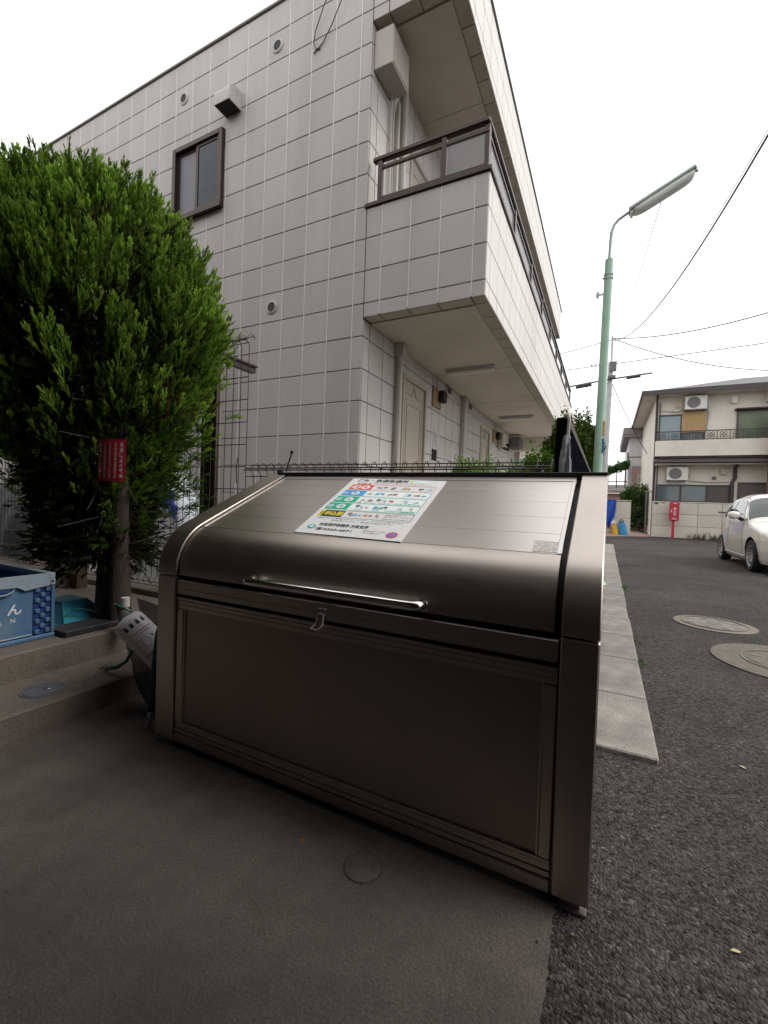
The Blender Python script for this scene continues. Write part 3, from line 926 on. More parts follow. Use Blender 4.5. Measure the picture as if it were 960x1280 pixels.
tall = mesh_fence('mesh_fence', -8.2, -2.165, 2.2, .30, 2.105, .0672,
                  [(2.092, .03, .003), (2.055, -.028, .004), (2.04, -.006, .003)] + [(1.815 - .15 * i, -.004, .003) for i in range(10)] + [(.345, -.03, .0035), (.31, 0, .003)],
                  'tall brown wire mesh fence with hooked top behind the conifer')
low = mesh_fence('mesh_fence', -2.155, -.238, 2.2, .30, 1.238, .0640,
                 [(1.226, .03, .003), (1.203, -.018, .0042), (1.190, -.030, .004), (1.150, -.004, .003)] + [(1.02 - .15 * i, -.004, .003) for i in range(5)],
                 'low brown wire mesh fence with looped top just behind the garbage bin')
for fx, fen, zt, mt in ((-4.885, tall, 2.08, 'postbeige'), (-7.2, tall, 2.08, 'postbeige')):
    MB().box(fx - .045, fx + .045, 2.215, 2.275, .29, zt, ch=.006).build('fence_post', mt, fen)
for fx in (-1.9, -.3):
    MB().tube([(fx, 2.235, .29), (fx, 2.235, 1.19)], .022, 10).build('fence_post', 'brown', low, smooth=50)
bp = MB().box(-2.635, -2.575, 2.305, 2.345, .29, 2.06, ch=.004)
bp.box(-2.73, -2.635, 2.31, 2.34, .29, 1.93)
brp = thing('bracket_post', (-2.6, 2.3, .29), 'dark brown steel post with a bracket arm behind the tall fence right end', 'post')
bp.build('post', 'brown', brp)
MB().box(-2.65, -2.56, 2.30, 2.70, 2.06, 2.075).box(-2.63, -2.58, 2.34, 2.70, 2.02, 2.06).build('bracket_arm', 'brown', brp)
MB().tube([(-2.228, 2.185, 1.275), (-2.212, 2.16, 1.20), (-2.195, 2.15, 1.10)], .0035, 6).build('cable_tie', 'black', label='thin black cable tie hanging on the right edge of the tall mesh fence', category='cable tie')

# ================================================================== APARTMENT BUILDING
GY, CX, PXF, RXF = 3.65, -2.15, -.977, -1.285        # gable plane, corridor wall, balcony face, roof edge face
GX = -9.6
YE = 12.57
bld = thing('apartment_building', (-2.15, 3.65, 0), 'two storey grey tiled apartment building with an outdoor corridor and balcony', 'building')
MB().box(GX, CX - .013, GY + .013, YE - .3, 0, 6.24).build('wall', 'joint', bld)
MB().box(CX - .012, RXF - .013, GY + .013, YE, 5.575, 6.24).build('roof', 'joint', bld)
bal = MB()
bal.box(CX - .012, PXF - .013, GY + .013, 13.0, 2.785, 2.93)
bal.box(CX - .012, PXF - .013, GY + .014, GY + .12, 2.93, 3.80)
bal.box(PXF - .12, PXF - .014, GY + .12, 13.0, 2.93, 3.80)
bal.build('balcony', 'joint', bld)
MB().box(CX - .012, PXF - .13, GY + .15, 11.3, 2.765, 2.786).build('soffit_board', 'soffit', bld)
MB().box(CX - .012, RXF - .14, GY + .15, YE - .15, 5.552, 5.576).build('soffit_board', 'soffit', bld)
for yj in (5.6, 7.4, 9.2):
    MB().box(CX, PXF - .135, yj, yj + .008, 2.7635, 2.766).build('soffit_seam', 'joint', bld)
MB().box(CX, RXF - .145, 4.9, 4.908, 5.5505, 5.5525).build('soffit_seam', 'joint', bld)
MB().box(CX - .01, PXF - .05, 11.3, 11.5, 2.45, 2.784).build('end_beam', 'soffit', bld)
MB().box(-2.2, PXF - .1, GY + .05, 11.5, .01, .28).build('corridor_floor', 'yard', bld)
MB().box(GX, RXF + .012, GY - .018, GY + .16, 6.262, 6.292, ch=.004).box(RXF - .16, RXF + .020, GY + .161, YE + .02, 6.262, 6.292, ch=.004).build('parapet_cap', 'cap', bld)
MB().box(CX - .02, PXF + .018, GY - .018, GY + .13, 3.802, 3.842, ch=.005).build('balcony_coping', 'brown', bld)
MB().box(PXF - .13, PXF + .018, GY + .131, 13.02, 3.802, 3.842, ch=.005).build('balcony_coping', 'brown', bld)

ZL = [1.68 + .307 * k for k in range(-5, 16)]
PAN = []          # (distance, orientation, width, height, centre, material)
HX = .0055        # half of a vertical joint
HZ = .0038        # half of a horizontal joint


def add_panel(orient, a0, a1, b0, b1, fixed, mt, hole=None):
    """orient 'y': faces -Y, a = x, b = z; 'x': faces +X, a = y, b = z; 'z': faces down, a = x, b = y"""
    cells = [(a0, a1, b0, b1)]
    if hole:
        h0, h1, g0, g1 = hole
        if a0 < h1 and a1 > h0 and b0 < g1 and b1 > g0:
            cells = []
            if a0 < h0: cells.append((a0, h0 + HX, b0, b1))
            if a1 > h1: cells.append((h1 - HX, a1, b0, b1))
            c0, c1 = max(a0, h0), min(a1, h1)
            if b0 < g0: cells.append((c0 - HX, c1 + HX, b0, g0 + HZ))
            if b1 > g1: cells.append((c0 - HX, c1 + HX, g1 - HZ, b1))
    for c in cells:
        w, h = c[1] - c[0] - 2 * HX, c[3] - c[2] - 2 * HZ
        if w < .012 or h < .012:
            continue
        ca, cb = (c[0] + c[1]) / 2, (c[2] + c[3]) / 2
        ce = {'y': (ca, fixed, cb), 'x': (fixed, ca, cb), 'z': (ca, cb, fixed)}[orient]
        d = (Vector(ce) - CAM)
        nrm = {'y': Vector((0, -1, 0)), 'x': Vector((1, 0, 0)), 'z': Vector((0, 0, -1))}[orient]
        size = max(0, -d.normalized().dot(nrm)) * w * h / d.length_squared
        if fwd.dot(d) < .5 or d.dot(right) / max(fwd.dot(d), .01) < -.93:
            size = 0
        if orient == 'y' and ce[0] < -3.2 and ce[2] < 1.4 + 1.05 * (-3.2 - ce[0]) :
            size *= .01
        if ce[2] < 1.15:
            size *= .01
        PAN.append((size, orient, round(w, 3), round(h, 3), ce, mt))


WIN = (-4.90, -4.06, 4.33, 5.22)
xs = [CX + .001, -2.274] + [-2.274 - .293 * k for k in range(1, 26)]
for i in range(len(xs) - 1):
    for z0, z1 in zip(ZL[:-1], ZL[1:]):
        if z1 > 6.27: z1 = 6.262
        if z0 >= 6.0 and z1 < 6.262: z1 = 6.262
        if z0 > 6.2: continue
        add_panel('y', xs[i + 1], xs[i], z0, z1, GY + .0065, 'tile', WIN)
# gable side of the balcony parapet and of the roof
bx = [CX, -1.98, -1.688, -1.40, -1.098, PXF]
for a, b in zip(bx[:-1], bx[1:]):
    for z0, z1 in zip([2.772, 2.908, 3.215, 3.522], [2.908, 3.215, 3.522, 3.802]):
        add_panel('y', a, b, z0, z1, GY + .0065, 'tile')
rx = [CX, -1.98, -1.688, -1.40, RXF]
for a, b in zip(rx[:-1], rx[1:]):
    for z0, z1 in zip([5.553, 5.671, 5.978], [5.671, 5.978, 6.262]):
        add_panel('y', a, b, z0, z1, GY + .0065, 'tile')
# street side faces
yy = [GY, GY + .12]
while yy[-1] < 12.9:
    yy.append(min(yy[-1] + .293, 13.0))
for a, b in zip(yy[:-1], yy[1:]):
    for z0, z1 in zip([2.772, 2.908, 3.215, 3.522], [2.908, 3.215, 3.522, 3.802]):
        add_panel('x', a, b, z0, z1, PXF - .0065, 'tile_lit')
    if a < YE - .1:
        b2 = min(b, YE)
        for z0, z1 in zip([5.553, 5.671, 5.978], [5.671, 5.978, 6.262]):
            add_panel('x', a, b2, z0, z1, RXF - .0065, 'tile_lit')
# corridor wall, both storeys
yy = [GY + .013, GY + .14]
while yy[-1] < 11.3:
    yy.append(yy[-1] + .293)
DOORS = [(4.585, 5.335), (8.07, 8.79)]
for a, b in zip(yy[:-1], yy[1:]):
    for z0, z1 in zip(ZL[:-1], ZL[1:]):
        for f0, f1 in ((.28, 2.765), (2.93, 5.553)):
            q0, q1 = max(z0, f0), min(z1, f1)
            if q1 - q0 < .03: continue
            hole = None
            for d0, d1 in DOORS:
                if a < d1 and b > d0:
                    hole = (d0, d1, f0, f0 + 2.235 if f0 < 1 else f0 + 2.12)
            add_panel('x', a, b, q0, q1, CX - .0065, 'tile_lit' if False else 'tile', hole)
# tiles on the underside edge
yy = [GY + .14 + .293 * k for k in range(0, 32)]
for a, b in zip(yy[:-1], yy[1:]):
    add_panel('z', PXF - .137, PXF, a, b, 2.7785, 'soffit_tile')
    if b < YE: add_panel('z', RXF - .142, RXF, a, b, 5.5675, 'soffit_tile')
for a, b in zip(bx[:-1], bx[1:]):
    add_panel('z', a, b, GY, GY + .138, 2.7785, 'soffit_tile')
for a, b in zip(rx[:-1], rx[1:]):
    add_panel('z', a, b, GY, GY + .138, 5.5675, 'soffit_tile')

PAN.sort(key=lambda p: -p[0])
PME, rest = {}, {}
T2 = .0065
for i, (size, orient, w, h, ce, mt) in enumerate(PAN):
    def shape(mb, c):
        if orient == 'y': return mb.box(c[0] - w / 2, c[0] + w / 2, c[1] - T2, c[1] + T2, c[2] - h / 2, c[2] + h / 2, ch=.003)
        if orient == 'x': return mb.box(c[0] - T2, c[0] + T2, c[1] - w / 2, c[1] + w / 2, c[2] - h / 2, c[2] + h / 2, ch=.003)
        return mb.box(c[0] - w / 2, c[0] + w / 2, c[1] - h / 2, c[1] + h / 2, c[2] - T2, c[2] + T2, ch=.003)
    if i < 298 and size > 0:
        k = (orient, w, h, mt)
        if k not in PME:
            PME[k] = shape(MB(), (0, 0, 0)).mesh('wall_tile', mt)
        o = link('wall_tile', PME[k], bld, (ce[0] - CX, ce[1] - GY, ce[2]))
        tl = .0035
        o.rotation_euler = {'y': (rnd(-tl, tl), 0, rnd(-tl, tl)), 'x': (0, rnd(-tl, tl), rnd(-tl, tl)), 'z': (0, 0, 0)}[orient]
    else:
        shape(rest.setdefault(mt, MB()), ce)
for mt, mb in rest.items():
    mb.build('distant_tile', mt, bld, kind='stuff')
ck = MB()
for x_ in xs[1:]:
    if -4.90 < x_ < -4.06:
        ck.box(x_ - .0042, x_ + .0042, GY + .0004, GY + .012, .3, 4.33).box(x_ - .0042, x_ + .0042, GY + .0004, GY + .012, 5.22, 6.25)
    else:
        ck.box(x_ - .0042, x_ + .0042, GY + .0004, GY + .012, .3, 6.25)
for x_ in bx[1:-1]:
    ck.box(x_ - .0042, x_ + .0042, GY + .0004, GY + .012, 2.79, 3.80)
ck.build('joint_sealant', 'caulk', bld, kind='stuff')

# window in the gable wall
wx0, wx1, wz0, wz1 = -4.90, -4.06, 4.33, 5.22
w_ = MB()
for b_ in ((wx0, wx0 + .055, wz0, wz1), (wx1 - .055, wx1, wz0, wz1), (wx0 + .0551, wx1 - .0551, wz1 - .055, wz1), (wx0 + .0551, wx1 - .0551, wz0, wz0 + .05)):
    w_.box(b_[0], b_[1], GY - .045, GY + .05, b_[2], b_[3], ch=.004)
w_.box(wx0 - .012, wx1 + .012, GY - .065, GY - .0455, wz0 - .012, wz0 + .045, ch=.004)
win = w_.build('window', 'brown', bld)
xm = (wx0 + wx1) / 2
for s0, s1, yo, mt in ((wx0 + .056, xm + .02, -.002, 'glass_frost'), (xm - .02, wx1 - .056, -.024, 'glass_dark')):
    sash = MB()
    for b_ in ((s0, s0 + .035, wz0 + .051, wz1 - .056), (s1 - .035, s1, wz0 + .051, wz1 - .056), (s0 + .0351, s1 - .0351, wz1 - .09, wz1 - .056), (s0 + .0351, s1 - .0351, wz0 + .051, wz0 + .10)):
        sash.box(b_[0], b_[1], GY + yo, GY + yo + .02, b_[2], b_[3])
    sash.build('sash', 'brown', win)
    MB().box(s0 + .03, s1 - .03, GY + yo + .008, GY + yo + .013, wz0 + .09, wz1 - .085).build('pane', mt, win)

for vx, vz in ((-3.31, 5.822), (-4.765, 5.822), (-3.285, 3.062)):
    v_ = MB().lathe([(.050, .0), (.050, -.012), (.060, -.012), (.072, -.004), (.072, .012)], (vx, GY - .004, vz), axis=1, n=24)
    vo = v_.build('vent_cap', 'ventwhite', bld, smooth=40)
    g_ = MB()
    for k in range(-3, 4):
        hw = math.sqrt(max(.048 ** 2 - (k * .013) ** 2, 0))
        g_.box(vx - hw, vx + hw, GY - .012, GY - .004, vz + k * .013 - .003, vz + k * .013 + .003)
    g_.lathe([(.0495, 0), (.0495, .002)], (vx, GY - .0035, vz), axis=1, n=20)
    g_.build('grille', 'acfan', vo)
hd = MB()
hx, hzz = -3.93, 5.43
hprof = [(GY - .002, 5.53)] + [(GY - .08 - .10 * math.sin(PI / 2 * k / 6) , 5.53 - .10 + .10 * math.cos(PI / 2 * k / 6)) for k in range(7)] + [(GY - .18, 5.33), (GY - .002, 5.33)]
hd.prism(hprof, 0, hx - .115, hx + .115)
ho = hd.build('range_hood', 'ventwhite', bld, smooth=30)
MB().box(hx - .105, hx + .105, GY - .17, GY - .01, 5.324, 5.3295).build('hood_opening', 'black', ho)

# balcony railing
rl = MB()
rl.box(-2.115, PXF - .02, GY + .018, GY + .075, 4.235, 4.285, ch=.012)
rl.build('handrail', 'brown', bld)
MB().box(PXF - .076, PXF - .018, GY + .0765, 13.02, 4.235, 4.285, ch=.012).build('handrail', 'brown', bld)
for z0, z1 in ((4.165, 4.190), (3.875, 3.900)):
    MB().box(-2.02, PXF - .03, GY + .032, GY + .058, z0, z1).box(PXF - .058, PXF - .032, GY + .0585, 13.0, z0, z1).build('rail_bar', 'brown', bld)
pme = MB().box(-.022, .022, -.022, .022, 0, .392, ch=.003).mesh('railing_post', 'brown')
for px_ in (-2.035, -1.40):
    link('railing_post', pme, bld, (px_ - CX, .045, 3.842))
pme2 = MB().box(-.020, .020, -.030, .030, 0, .392, ch=.003).mesh('railing_post', 'brown')
for py_ in (3.72, 4.90, 6.05, 7.13, 8.26, 9.38, 10.45, 11.7, 12.95):
    link('railing_post', pme2, bld, (PXF - .045 - CX, py_ - GY, 3.842))
for a, b, gm_ in ((-2.01, -1.425, 'clear_glass'), (-1.375, -1.01, 'rail_glass')):
    MB().box(a, b, GY + .042, GY + .048, 3.901, 4.164).build('glass_panel', gm_, bld)
py_ = [3.72, 4.90, 6.05, 7.13, 8.26, 9.38, 10.45, 11.7, 12.95]
for a, b in zip(py_[:-1], py_[1:]):
    MB().box(PXF - .048, PXF - .042, a + .035, b - .035, 3.901, 4.164).build('glass_panel', 'rail_glass', bld)

# corridor fittings
for (d0, d1), zf, ztop in ((DOORS[0], .28, 2.515), (DOORS[1], .28, 2.515), (DOORS[0], 2.93, 5.05), (DOORS[1], 2.93, 5.05)):
    f_ = MB()
    f_.box(CX - .05, CX + .018, d0, d0 + .05, zf, ztop, ch=.003).box(CX - .05, CX + .018, d1 - .05, d1, zf, ztop, ch=.003).box(CX - .05, CX + .018, d0 + .0505, d1 - .0505, ztop - .05, ztop, ch=.003)
    dr = MB().box(CX - .045, CX - .012, d0 + .0505, d1 - .0505, zf, ztop - .0505).build('door', 'doorpaint', bld)
    f_.build('door_frame', 'doorpaint', dr)
    dc, hw_ = (d0 + d1) / 2, (d1 - d0) / 2
    pn = MB()
    zt_ = ztop - .20
    outl = [(dc - hw_ + .11, zf + .2), (dc - hw_ + .11, zt_), (dc - .06, zt_), (dc, zt_ + .11), (dc + .06, zt_), (dc + hw_ - .11, zt_), (dc + hw_ - .11, zf + .2)]
    pn.tube([(CX - .011, a_, b_) for a_, b_ in outl], .008, 6)
    pn.tube([(CX - .011, a_, b_) for a_, b_ in ((dc - hw_ + .17, zf + .2), (dc - hw_ + .17, zt_ - .12), (dc + hw_ - .17, zt_ - .12), (dc + hw_ - .17, zf + .2))], .007, 6)
    pn.build('door_moulding', 'doorpaint', dr, smooth=60)
    MB().box(CX - .012, CX + .035, d1 - .15, d1 - .11, zf + .9, zf + 1.08, ch=.006).build('handle', 'black', dr)
    MB().box(CX - .010, CX + .012, d0 + .01, d0 + .045, ztop - .19, ztop - .06).build('hinge', 'black', dr)
pp = MB().tube([(CX + .05, 4.40, .28), (CX + .05, 4.40, 2.62)], .036, 12)
pp.box(CX + .001, CX + .11, 4.345, 4.46, 2.62, 2.7635, ch=.006)
pp.build('downpipe', 'pipe', bld, smooth=40)
MB().box(CX + .001, CX + .045, 4.375, 4.425, 1.70, 1.715).build('pipe_bracket', 'pipe', bld)
MB().tube([(CX + .05, 4.30, 2.93), (CX + .05, 4.30, 5.55)], .036, 12).tube([(CX + .035, 4.18, 2.93), (CX + .035, 4.18, 5.2)], .022, 8).build('downpipe', 'pipe', bld, smooth=40)
MB().box(CX + .001, CX + .075, 6.83, 7.02, .28, 2.7635, ch=.01).build('pipe_duct', 'pipe', bld)
mb_ = thing('wall_cabinet', (CX, 3.86, 5.1), 'beige metal box hung on the upper corridor wall beside the balcony', 'utility box')
MB().box(CX + .002, CX + .20, 3.69, 4.05, 5.13, 5.49, ch=.006).build('casing', 'pipe', mb_)
MB().box(CX + .2, CX + .206, 3.70, 4.04, 5.15, 5.47, ch=.002).build('lid', 'pipe', mb_)
MB().tube([(CX + .06, 3.98, 5.13), (CX + .03, 4.02, 4.98), (CX + .03, 4.05, 2.95)], .010, 6).tube([(CX + .09, 4.0, 5.13), (CX + .04, 4.06, 4.95), (CX + .03, 4.10, 2.95)], .010, 6).build('conduit', 'pipe', mb_, smooth=60)
for k, (my, mz, lb) in enumerate(((5.56, 2.34, 'brown board with black electric meter beside the nearest corridor door'), (9.05, 2.34, 'second electric meter board farther along the corridor wall'))):
    e_ = thing('electric_meter', (CX, my, mz), lb, 'electric meter', 'electric meters on the corridor wall')
    MB().box(CX + .001, CX + .03, my - .03, my + .27, mz, mz + .27, ch=.004).build('board', 'meter', e_)
    MB().box(CX + .03, CX + .12, my + .13, my + .27, mz + .08, mz + .24, ch=.02).build('meter', 'black', e_)
    MB().tube([(CX + .06, my + .05, mz + .20), (CX + .03, my + .05, mz + .40)], .010, 6).build('conduit', 'pipe', e_)
for vy in (6.15, 7.25):
    v_ = MB().lathe([(.085, 0), (.085, .02), (.06, .035)], (CX, vy, 2.685), axis=0, n=18)
    vv = v_.build('vent_cap', 'ventwhite', bld, smooth=40)
    MB().box(CX + .034, CX + .038, vy - .07, vy - .008, 2.64, 2.73).box(CX + .034, CX + .038, vy + .008, vy + .07, 2.64, 2.73).build('grille', 'black', vv)
for k, ly in enumerate((5.46, 8.62)):
    l_ = thing('ceiling_light', (-1.62, ly, 2.76), ('nearer' if k == 0 else 'farther') + ' fluorescent batten light on the ground floor corridor ceiling', 'ceiling light', 'corridor ceiling lights')
    MB().box(-1.94, -1.30, ly - .045, ly + .045, 2.735, 2.7645, ch=.004).build('housing', 'ventwhite', l_)
    MB().box(-1.93, -1.31, ly - .055, ly + .055, 2.69, 2.7345, ch=.018).build('diffuser', 'tube', l_)
gm = thing('gas_meter', (CX, 9.5, 2.4), 'dark gas meter with pipes high on the corridor wall', 'gas meter')
MB().box(CX + .01, CX + .16, 9.4, 9.62, 2.30, 2.60, ch=.03).build('body', 'pipe', gm)
MB().tube([(CX + .07, 9.55, 2.32), (CX + .20, 9.62, 2.25), (CX + .2, 9.75, 2.38), (CX + .02, 9.8, 2.38)], .03, 8).build('pipe', 'black', gm, smooth=60)
g2 = thing('camera_box', (CX, 10.9, 2.5), 'small dark box at the far end of the corridor wall', 'box')
MB().box(CX + .01, CX + .28, 10.7, 11.0, 2.42, 2.70, ch=.04).build('casing', 'acfan', g2)
nt_ = thing('wall_notice', (CX, 5.72, 1.85), 'small pale notice plate on the corridor wall by the first door', 'notice')
MB().box(CX + .001, CX + .006, 5.63, 5.86, 1.80, 2.04).build('plate', 'ventwhite', nt_)
ln = MB()
for k in range(6):
    ln.box(CX + .0062, CX + .0068, 5.66, 5.66 + rnd(.10, .17), 1.835 + .03 * k, 1.842 + .03 * k)
ln.build('printed_line', 'acfan', nt_)
ic = thing('intercom', (CX, 5.62, 1.66), 'black intercom pair on the corridor wall below the notice', 'intercom')
for a in (5.60, 5.70):
    MB().box(CX + .001, CX + .02, a, a + .055, 1.62, 1.77, ch=.004).build('unit', 'black', ic)
wl_ = MB()
pts = [(-2.60, 3.60, 6.05), (-2.70, 3.605, 5.90), (-2.80, 3.62, 5.72), (-2.825, 3.63, 5.62), (-2.80, 3.638, 5.565), (-2.775, 3.641, 5.555)]
wl_.tube(pts, .005, 6)
wl_.tube([(-2.44, 3.56, 6.12), (-2.46, 3.60, 5.90), (-2.60, 3.62, 5.70), (-2.72, 3.64, 5.59), (-2.80, 3.643, 5.553)], .005, 6)
wl_.tube([(-2.83, 3.641, 5.53), (-2.79, 3.643, 5.562), (-2.75, 3.641, 5.545)], .006, 5)
wl_.build('loose_cable', 'cable', smooth=60, label='loose black cable looping down the upper gable wall', category='cable')
dpo = MB().tube([(-3.94, 3.57, .2), (-3.94, 3.57, 3.0)], .035, 10)
dpo.build('downpipe', 'pipe', bld, smooth=50)


# ================================================================== FOLIAGE
def blades(name, mt, P, D, L, Wd, C, parent=None, **props):
    """one mesh of leaf blades: base point, direction, length, width and colour per blade (diamond of two triangles, folded)"""
    n_ = len(P)
    D = D / np.linalg.norm(D, axis=1, keepdims=True)
    R_ = RNG.normal(size=(n_, 3))
    S_ = np.cross(D, R_)
    S_ /= np.linalg.norm(S_, axis=1, keepdims=True) + 1e-9
    mid = P + D * (L * .45)[:, None]
    V = np.empty((n_, 4, 3))
    V[:, 0] = P
    V[:, 1] = mid + S_ * (Wd / 2)[:, None]
    V[:, 2] = P + D * L[:, None]
    V[:, 3] = mid - S_ * (Wd / 2)[:, None]
    org = np.array(ORG.get(parent.name, (0, 0, 0))) if parent else np.zeros(3)
    V -= org
    me = bpy.data.meshes.new(name)
    me.vertices.add(n_ * 4)
    me.vertices.foreach_set('co', V.ravel())
    me.loops.add(n_ * 6)
    b = np.arange(n_)[:, None] * 4
    me.loops.foreach_set('vertex_index', (b + np.array([0, 1, 2, 0, 2, 3])[None]).ravel().astype(np.int32))
    me.polygons.add(n_ * 2)
    me.polygons.foreach_set('loop_start', (np.arange(n_ * 2) * 3).astype(np.int32))
    me.update(calc_edges=True)
    at = me.attributes.new('tone', 'FLOAT_COLOR', 'POINT')
    c4 = np.ones((n_, 4, 4))
    c4[:, :, :3] = C[:, None, :]
    at.data.foreach_set('color', c4.ravel())
    me.materials.append(M[mt])
    ob = bpy.data.objects.new(name, me)
    COL.objects.link(ob)
    if parent:
        ob.parent = parent
    for k, v in props.items():
        ob[k] = v
    return ob


def sprays(cen, dirs, length, n_sprig, n_bl, base_col, tip_col, tone, big=1.0):
    """conifer sprays: each a plume of sprigs, each sprig a plume of small blades"""
    P, D, L, Wd, C = [], [], [], [], []
    n_ = len(cen)
    dirs = dirs / np.linalg.norm(dirs, axis=1, keepdims=True)
    for s in range(n_sprig):
        t = RNG.random(n_)
        side = RNG.normal(size=(n_, 3))
        side -= dirs * (side * dirs).sum(1, keepdims=True)
        side /= np.linalg.norm(side, axis=1, keepdims=True) + 1e-9
        ln_ = length * (0.30 + .22 * RNG.random(n_)) * (1.1 - .5 * t)
        sd = dirs * (1.0) + side * (.50 - .28 * t)[:, None] + np.array([0, 0, .22])
        sd /= np.linalg.norm(sd, axis=1, keepdims=True)
        sp = cen + dirs * (length * t * .75)[:, None]
        for k in range(n_bl):
            u = RNG.random(n_)
            o2 = RNG.normal(size=(n_, 3))
            bd = sd + o2 * .17
            P.append(sp + sd * (ln_ * u * .85)[:, None])
            D.append(bd)
            L.append((.017 + .015 * RNG.random(n_)) * (1.15 - .4 * u) * big)
            Wd.append((.0032 + .0016 * RNG.random(n_)) * big)
            mixv = np.clip((t * .5 + u * .5), 0, 1)[:, None] ** 1.4
            col = base_col[None] * (1 - mixv) + tip_col[None] * mixv
            C.append(col * (tone * (.85 + .3 * RNG.random(n_)))[:, None])
    return [np.concatenate(a) for a in (P, D, L, Wd, C)]


tree = thing('conifer_tree', (-2.60, 1.60, .25), 'tall bushy bright green conifer with upright feathery sprays and a dark trunk', 'tree')
tk = MB().tube([(-2.60, 1.60, .24), (-2.61, 1.605, .6), (-2.63, 1.61, 1.1), (-2.66, 1.62, 1.7), (-2.70, 1.63, 2.2), (-2.72, 1.64, 2.6)], [.100, .086, .078, .065, .045, .015], 14)
tk.tube([(-2.50, 1.56, .24), (-2.49, 1.56, .7), (-2.52, 1.58, 1.3), (-2.50, 1.60, 1.9)], [.05, .045, .04, .02], 10)
trunk = tk.build('trunk', 'trunk', tree, smooth=60)
TA = Vector((-2.87, 1.62, 2.1))
CZ = [.80, 1.0, 1.2, 1.4, 1.7, 2.0, 2.2, 2.38, 2.53, 2.66, 2.77, 2.86]
CR = [.16, .34, .47, .56, .66, .73, .73, .67, .57, .43, .26, .05]


def crown_r(z):
    """crown radius by height"""
    return np.interp(z, CZ, CR)


lm = MB()
for k in range(60):
    z0 = rnd(.85, 2.1)
    a = rnd(0, 2 * PI)
    r1 = float(crown_r(min(z0 + .35, 2.6))) * rnd(.5, .8)
    p0 = Vector((-2.63 - .05 * (z0 - 1), 1.61, z0))
    p2 = Vector((TA.x + r1 * math.cos(a), TA.y + r1 * math.sin(a), z0 + rnd(.25, .55)))
    pm = p0.lerp(p2, .55) + Vector((0, 0, -.06))
    lm.tube([p0, pm, p2], [.02, .013, .005], 6)
for k in range(110):
    z0 = rnd(.6, 1.9)
    a = rnd(0, 2 * PI)
    p0 = Vector((-2.62, 1.6, z0))
    r1 = rnd(.15, .5)
    p2 = Vector((-2.65 + r1 * math.cos(a), 1.6 + r1 * math.sin(a), z0 + rnd(-.15, .15)))
    lm.tube([p0, p0.lerp(p2, .5) + Vector((rnd(-.03, .03), rnd(-.03, .03), rnd(0, .04))), p2], [.007, .005, .002], 5)
lm.build('branch', 'trunk', tree, smooth=60, kind='stuff')

def clear_of_sign(c):
    """sprays kept trimmed away in front of the red notice"""
    a = np.array([-2.30, 1.38, 1.175])
    d = np.array([0, 0, 1.0]) - a
    d /= np.linalg.norm(d)
    v = c - a
    t = v @ d
    low = (c[:, 0] > -2.40) & (c[:, 2] > .8) & (c[:, 2] < 1.40)
    return ~((t > -.12) & (np.linalg.norm(v - t[:, None] * d, axis=1) < .24)) & ~low


# big plumes: each a cluster of sprays pointing up and out, so the crown reads as separate tufts
NPL = 740
pz = .95 + 1.85 * RNG.random(NPL) ** .85
pp_ = 2 * PI * RNG.random(NPL)
away = np.abs(np.angle(np.exp(1j * (pp_ + PI * .36))))
keep = ~((pz < 2.0) & (away < .85) & (RNG.random(NPL) < .78))
keep &= ~((pz < 1.35) & (RNG.random(NPL) < .25))
pz, pp_ = pz[keep], pp_[keep]
pz = np.concatenate([pz, 1.93 + .10 * RNG.random(14), 1.55 + .08 * RNG.random(8)])
pp_ = np.concatenate([pp_, .40 + .22 * RNG.normal(size=14), .30 + .2 * RNG.normal(size=8)])
NPL = len(pz)
pr = np.maximum(crown_r(pz) * (1 - .30 * RNG.random(NPL) ** 1.5) - .09, .02) * (1 + .08 * np.sin(5 * pp_ + 3 * pz))
pr[-22:] += np.concatenate([.02 + .06 * RNG.random(14), .0 + .03 * RNG.random(8)])
pc0 = np.stack([TA.x + pr * np.cos(pp_), TA.y + pr * np.sin(pp_), pz - .10], 1)
po = np.stack([np.cos(pp_), np.sin(pp_), np.zeros(NPL)], 1)
pu = np.clip(.75 + .45 * (pz - 1.2), .55, 1.7)
pd = po * .48 + np.array([0, 0, 1.0]) * pu[:, None] + RNG.normal(size=(NPL, 3)) * .20
pd /= np.linalg.norm(pd, axis=1, keepdims=True)
ptone = .55 + .9 * RNG.random(NPL)
KS = 12
idx = np.repeat(np.arange(NPL), KS)
t_ = RNG.random(len(idx)) ** .9
offs = RNG.normal(size=(len(idx), 3)) * (.052 * (1.15 - .7 * t_))[:, None]
cen = pc0[idx] + pd[idx] * (.26 * (t_ - .35))[:, None] + offs
dirs = pd[idx] + offs * 3.2 + RNG.normal(size=cen.shape) * .10
ok_ = clear_of_sign(cen)
cen, dirs, idx, t_ = cen[ok_], dirs[ok_], idx[ok_], t_[ok_]
tone = ptone[idx] * (.82 + .36 * RNG.random(len(idx)))
length = (.13 + .08 * RNG.random(len(idx))) * (1.1 - .35 * t_)
brown = np.isin(idx, np.nonzero(RNG.random(NPL) < .022)[0])
A = sprays(cen[~brown], dirs[~brown], length[~brown], 8, 19, np.array([.105, .200, .024]), np.array([.380, .540, .090]), tone[~brown])
blades('foliage', 'leaf', *A, parent=tree, kind='stuff')
A = sprays(cen[brown], dirs[brown], length[brown] * .8, 6, 12, np.array([.09, .055, .025]), np.array([.20, .125, .05]), tone[brown])
blades('brown_foliage', 'leaf', *A, parent=tree, kind='stuff')
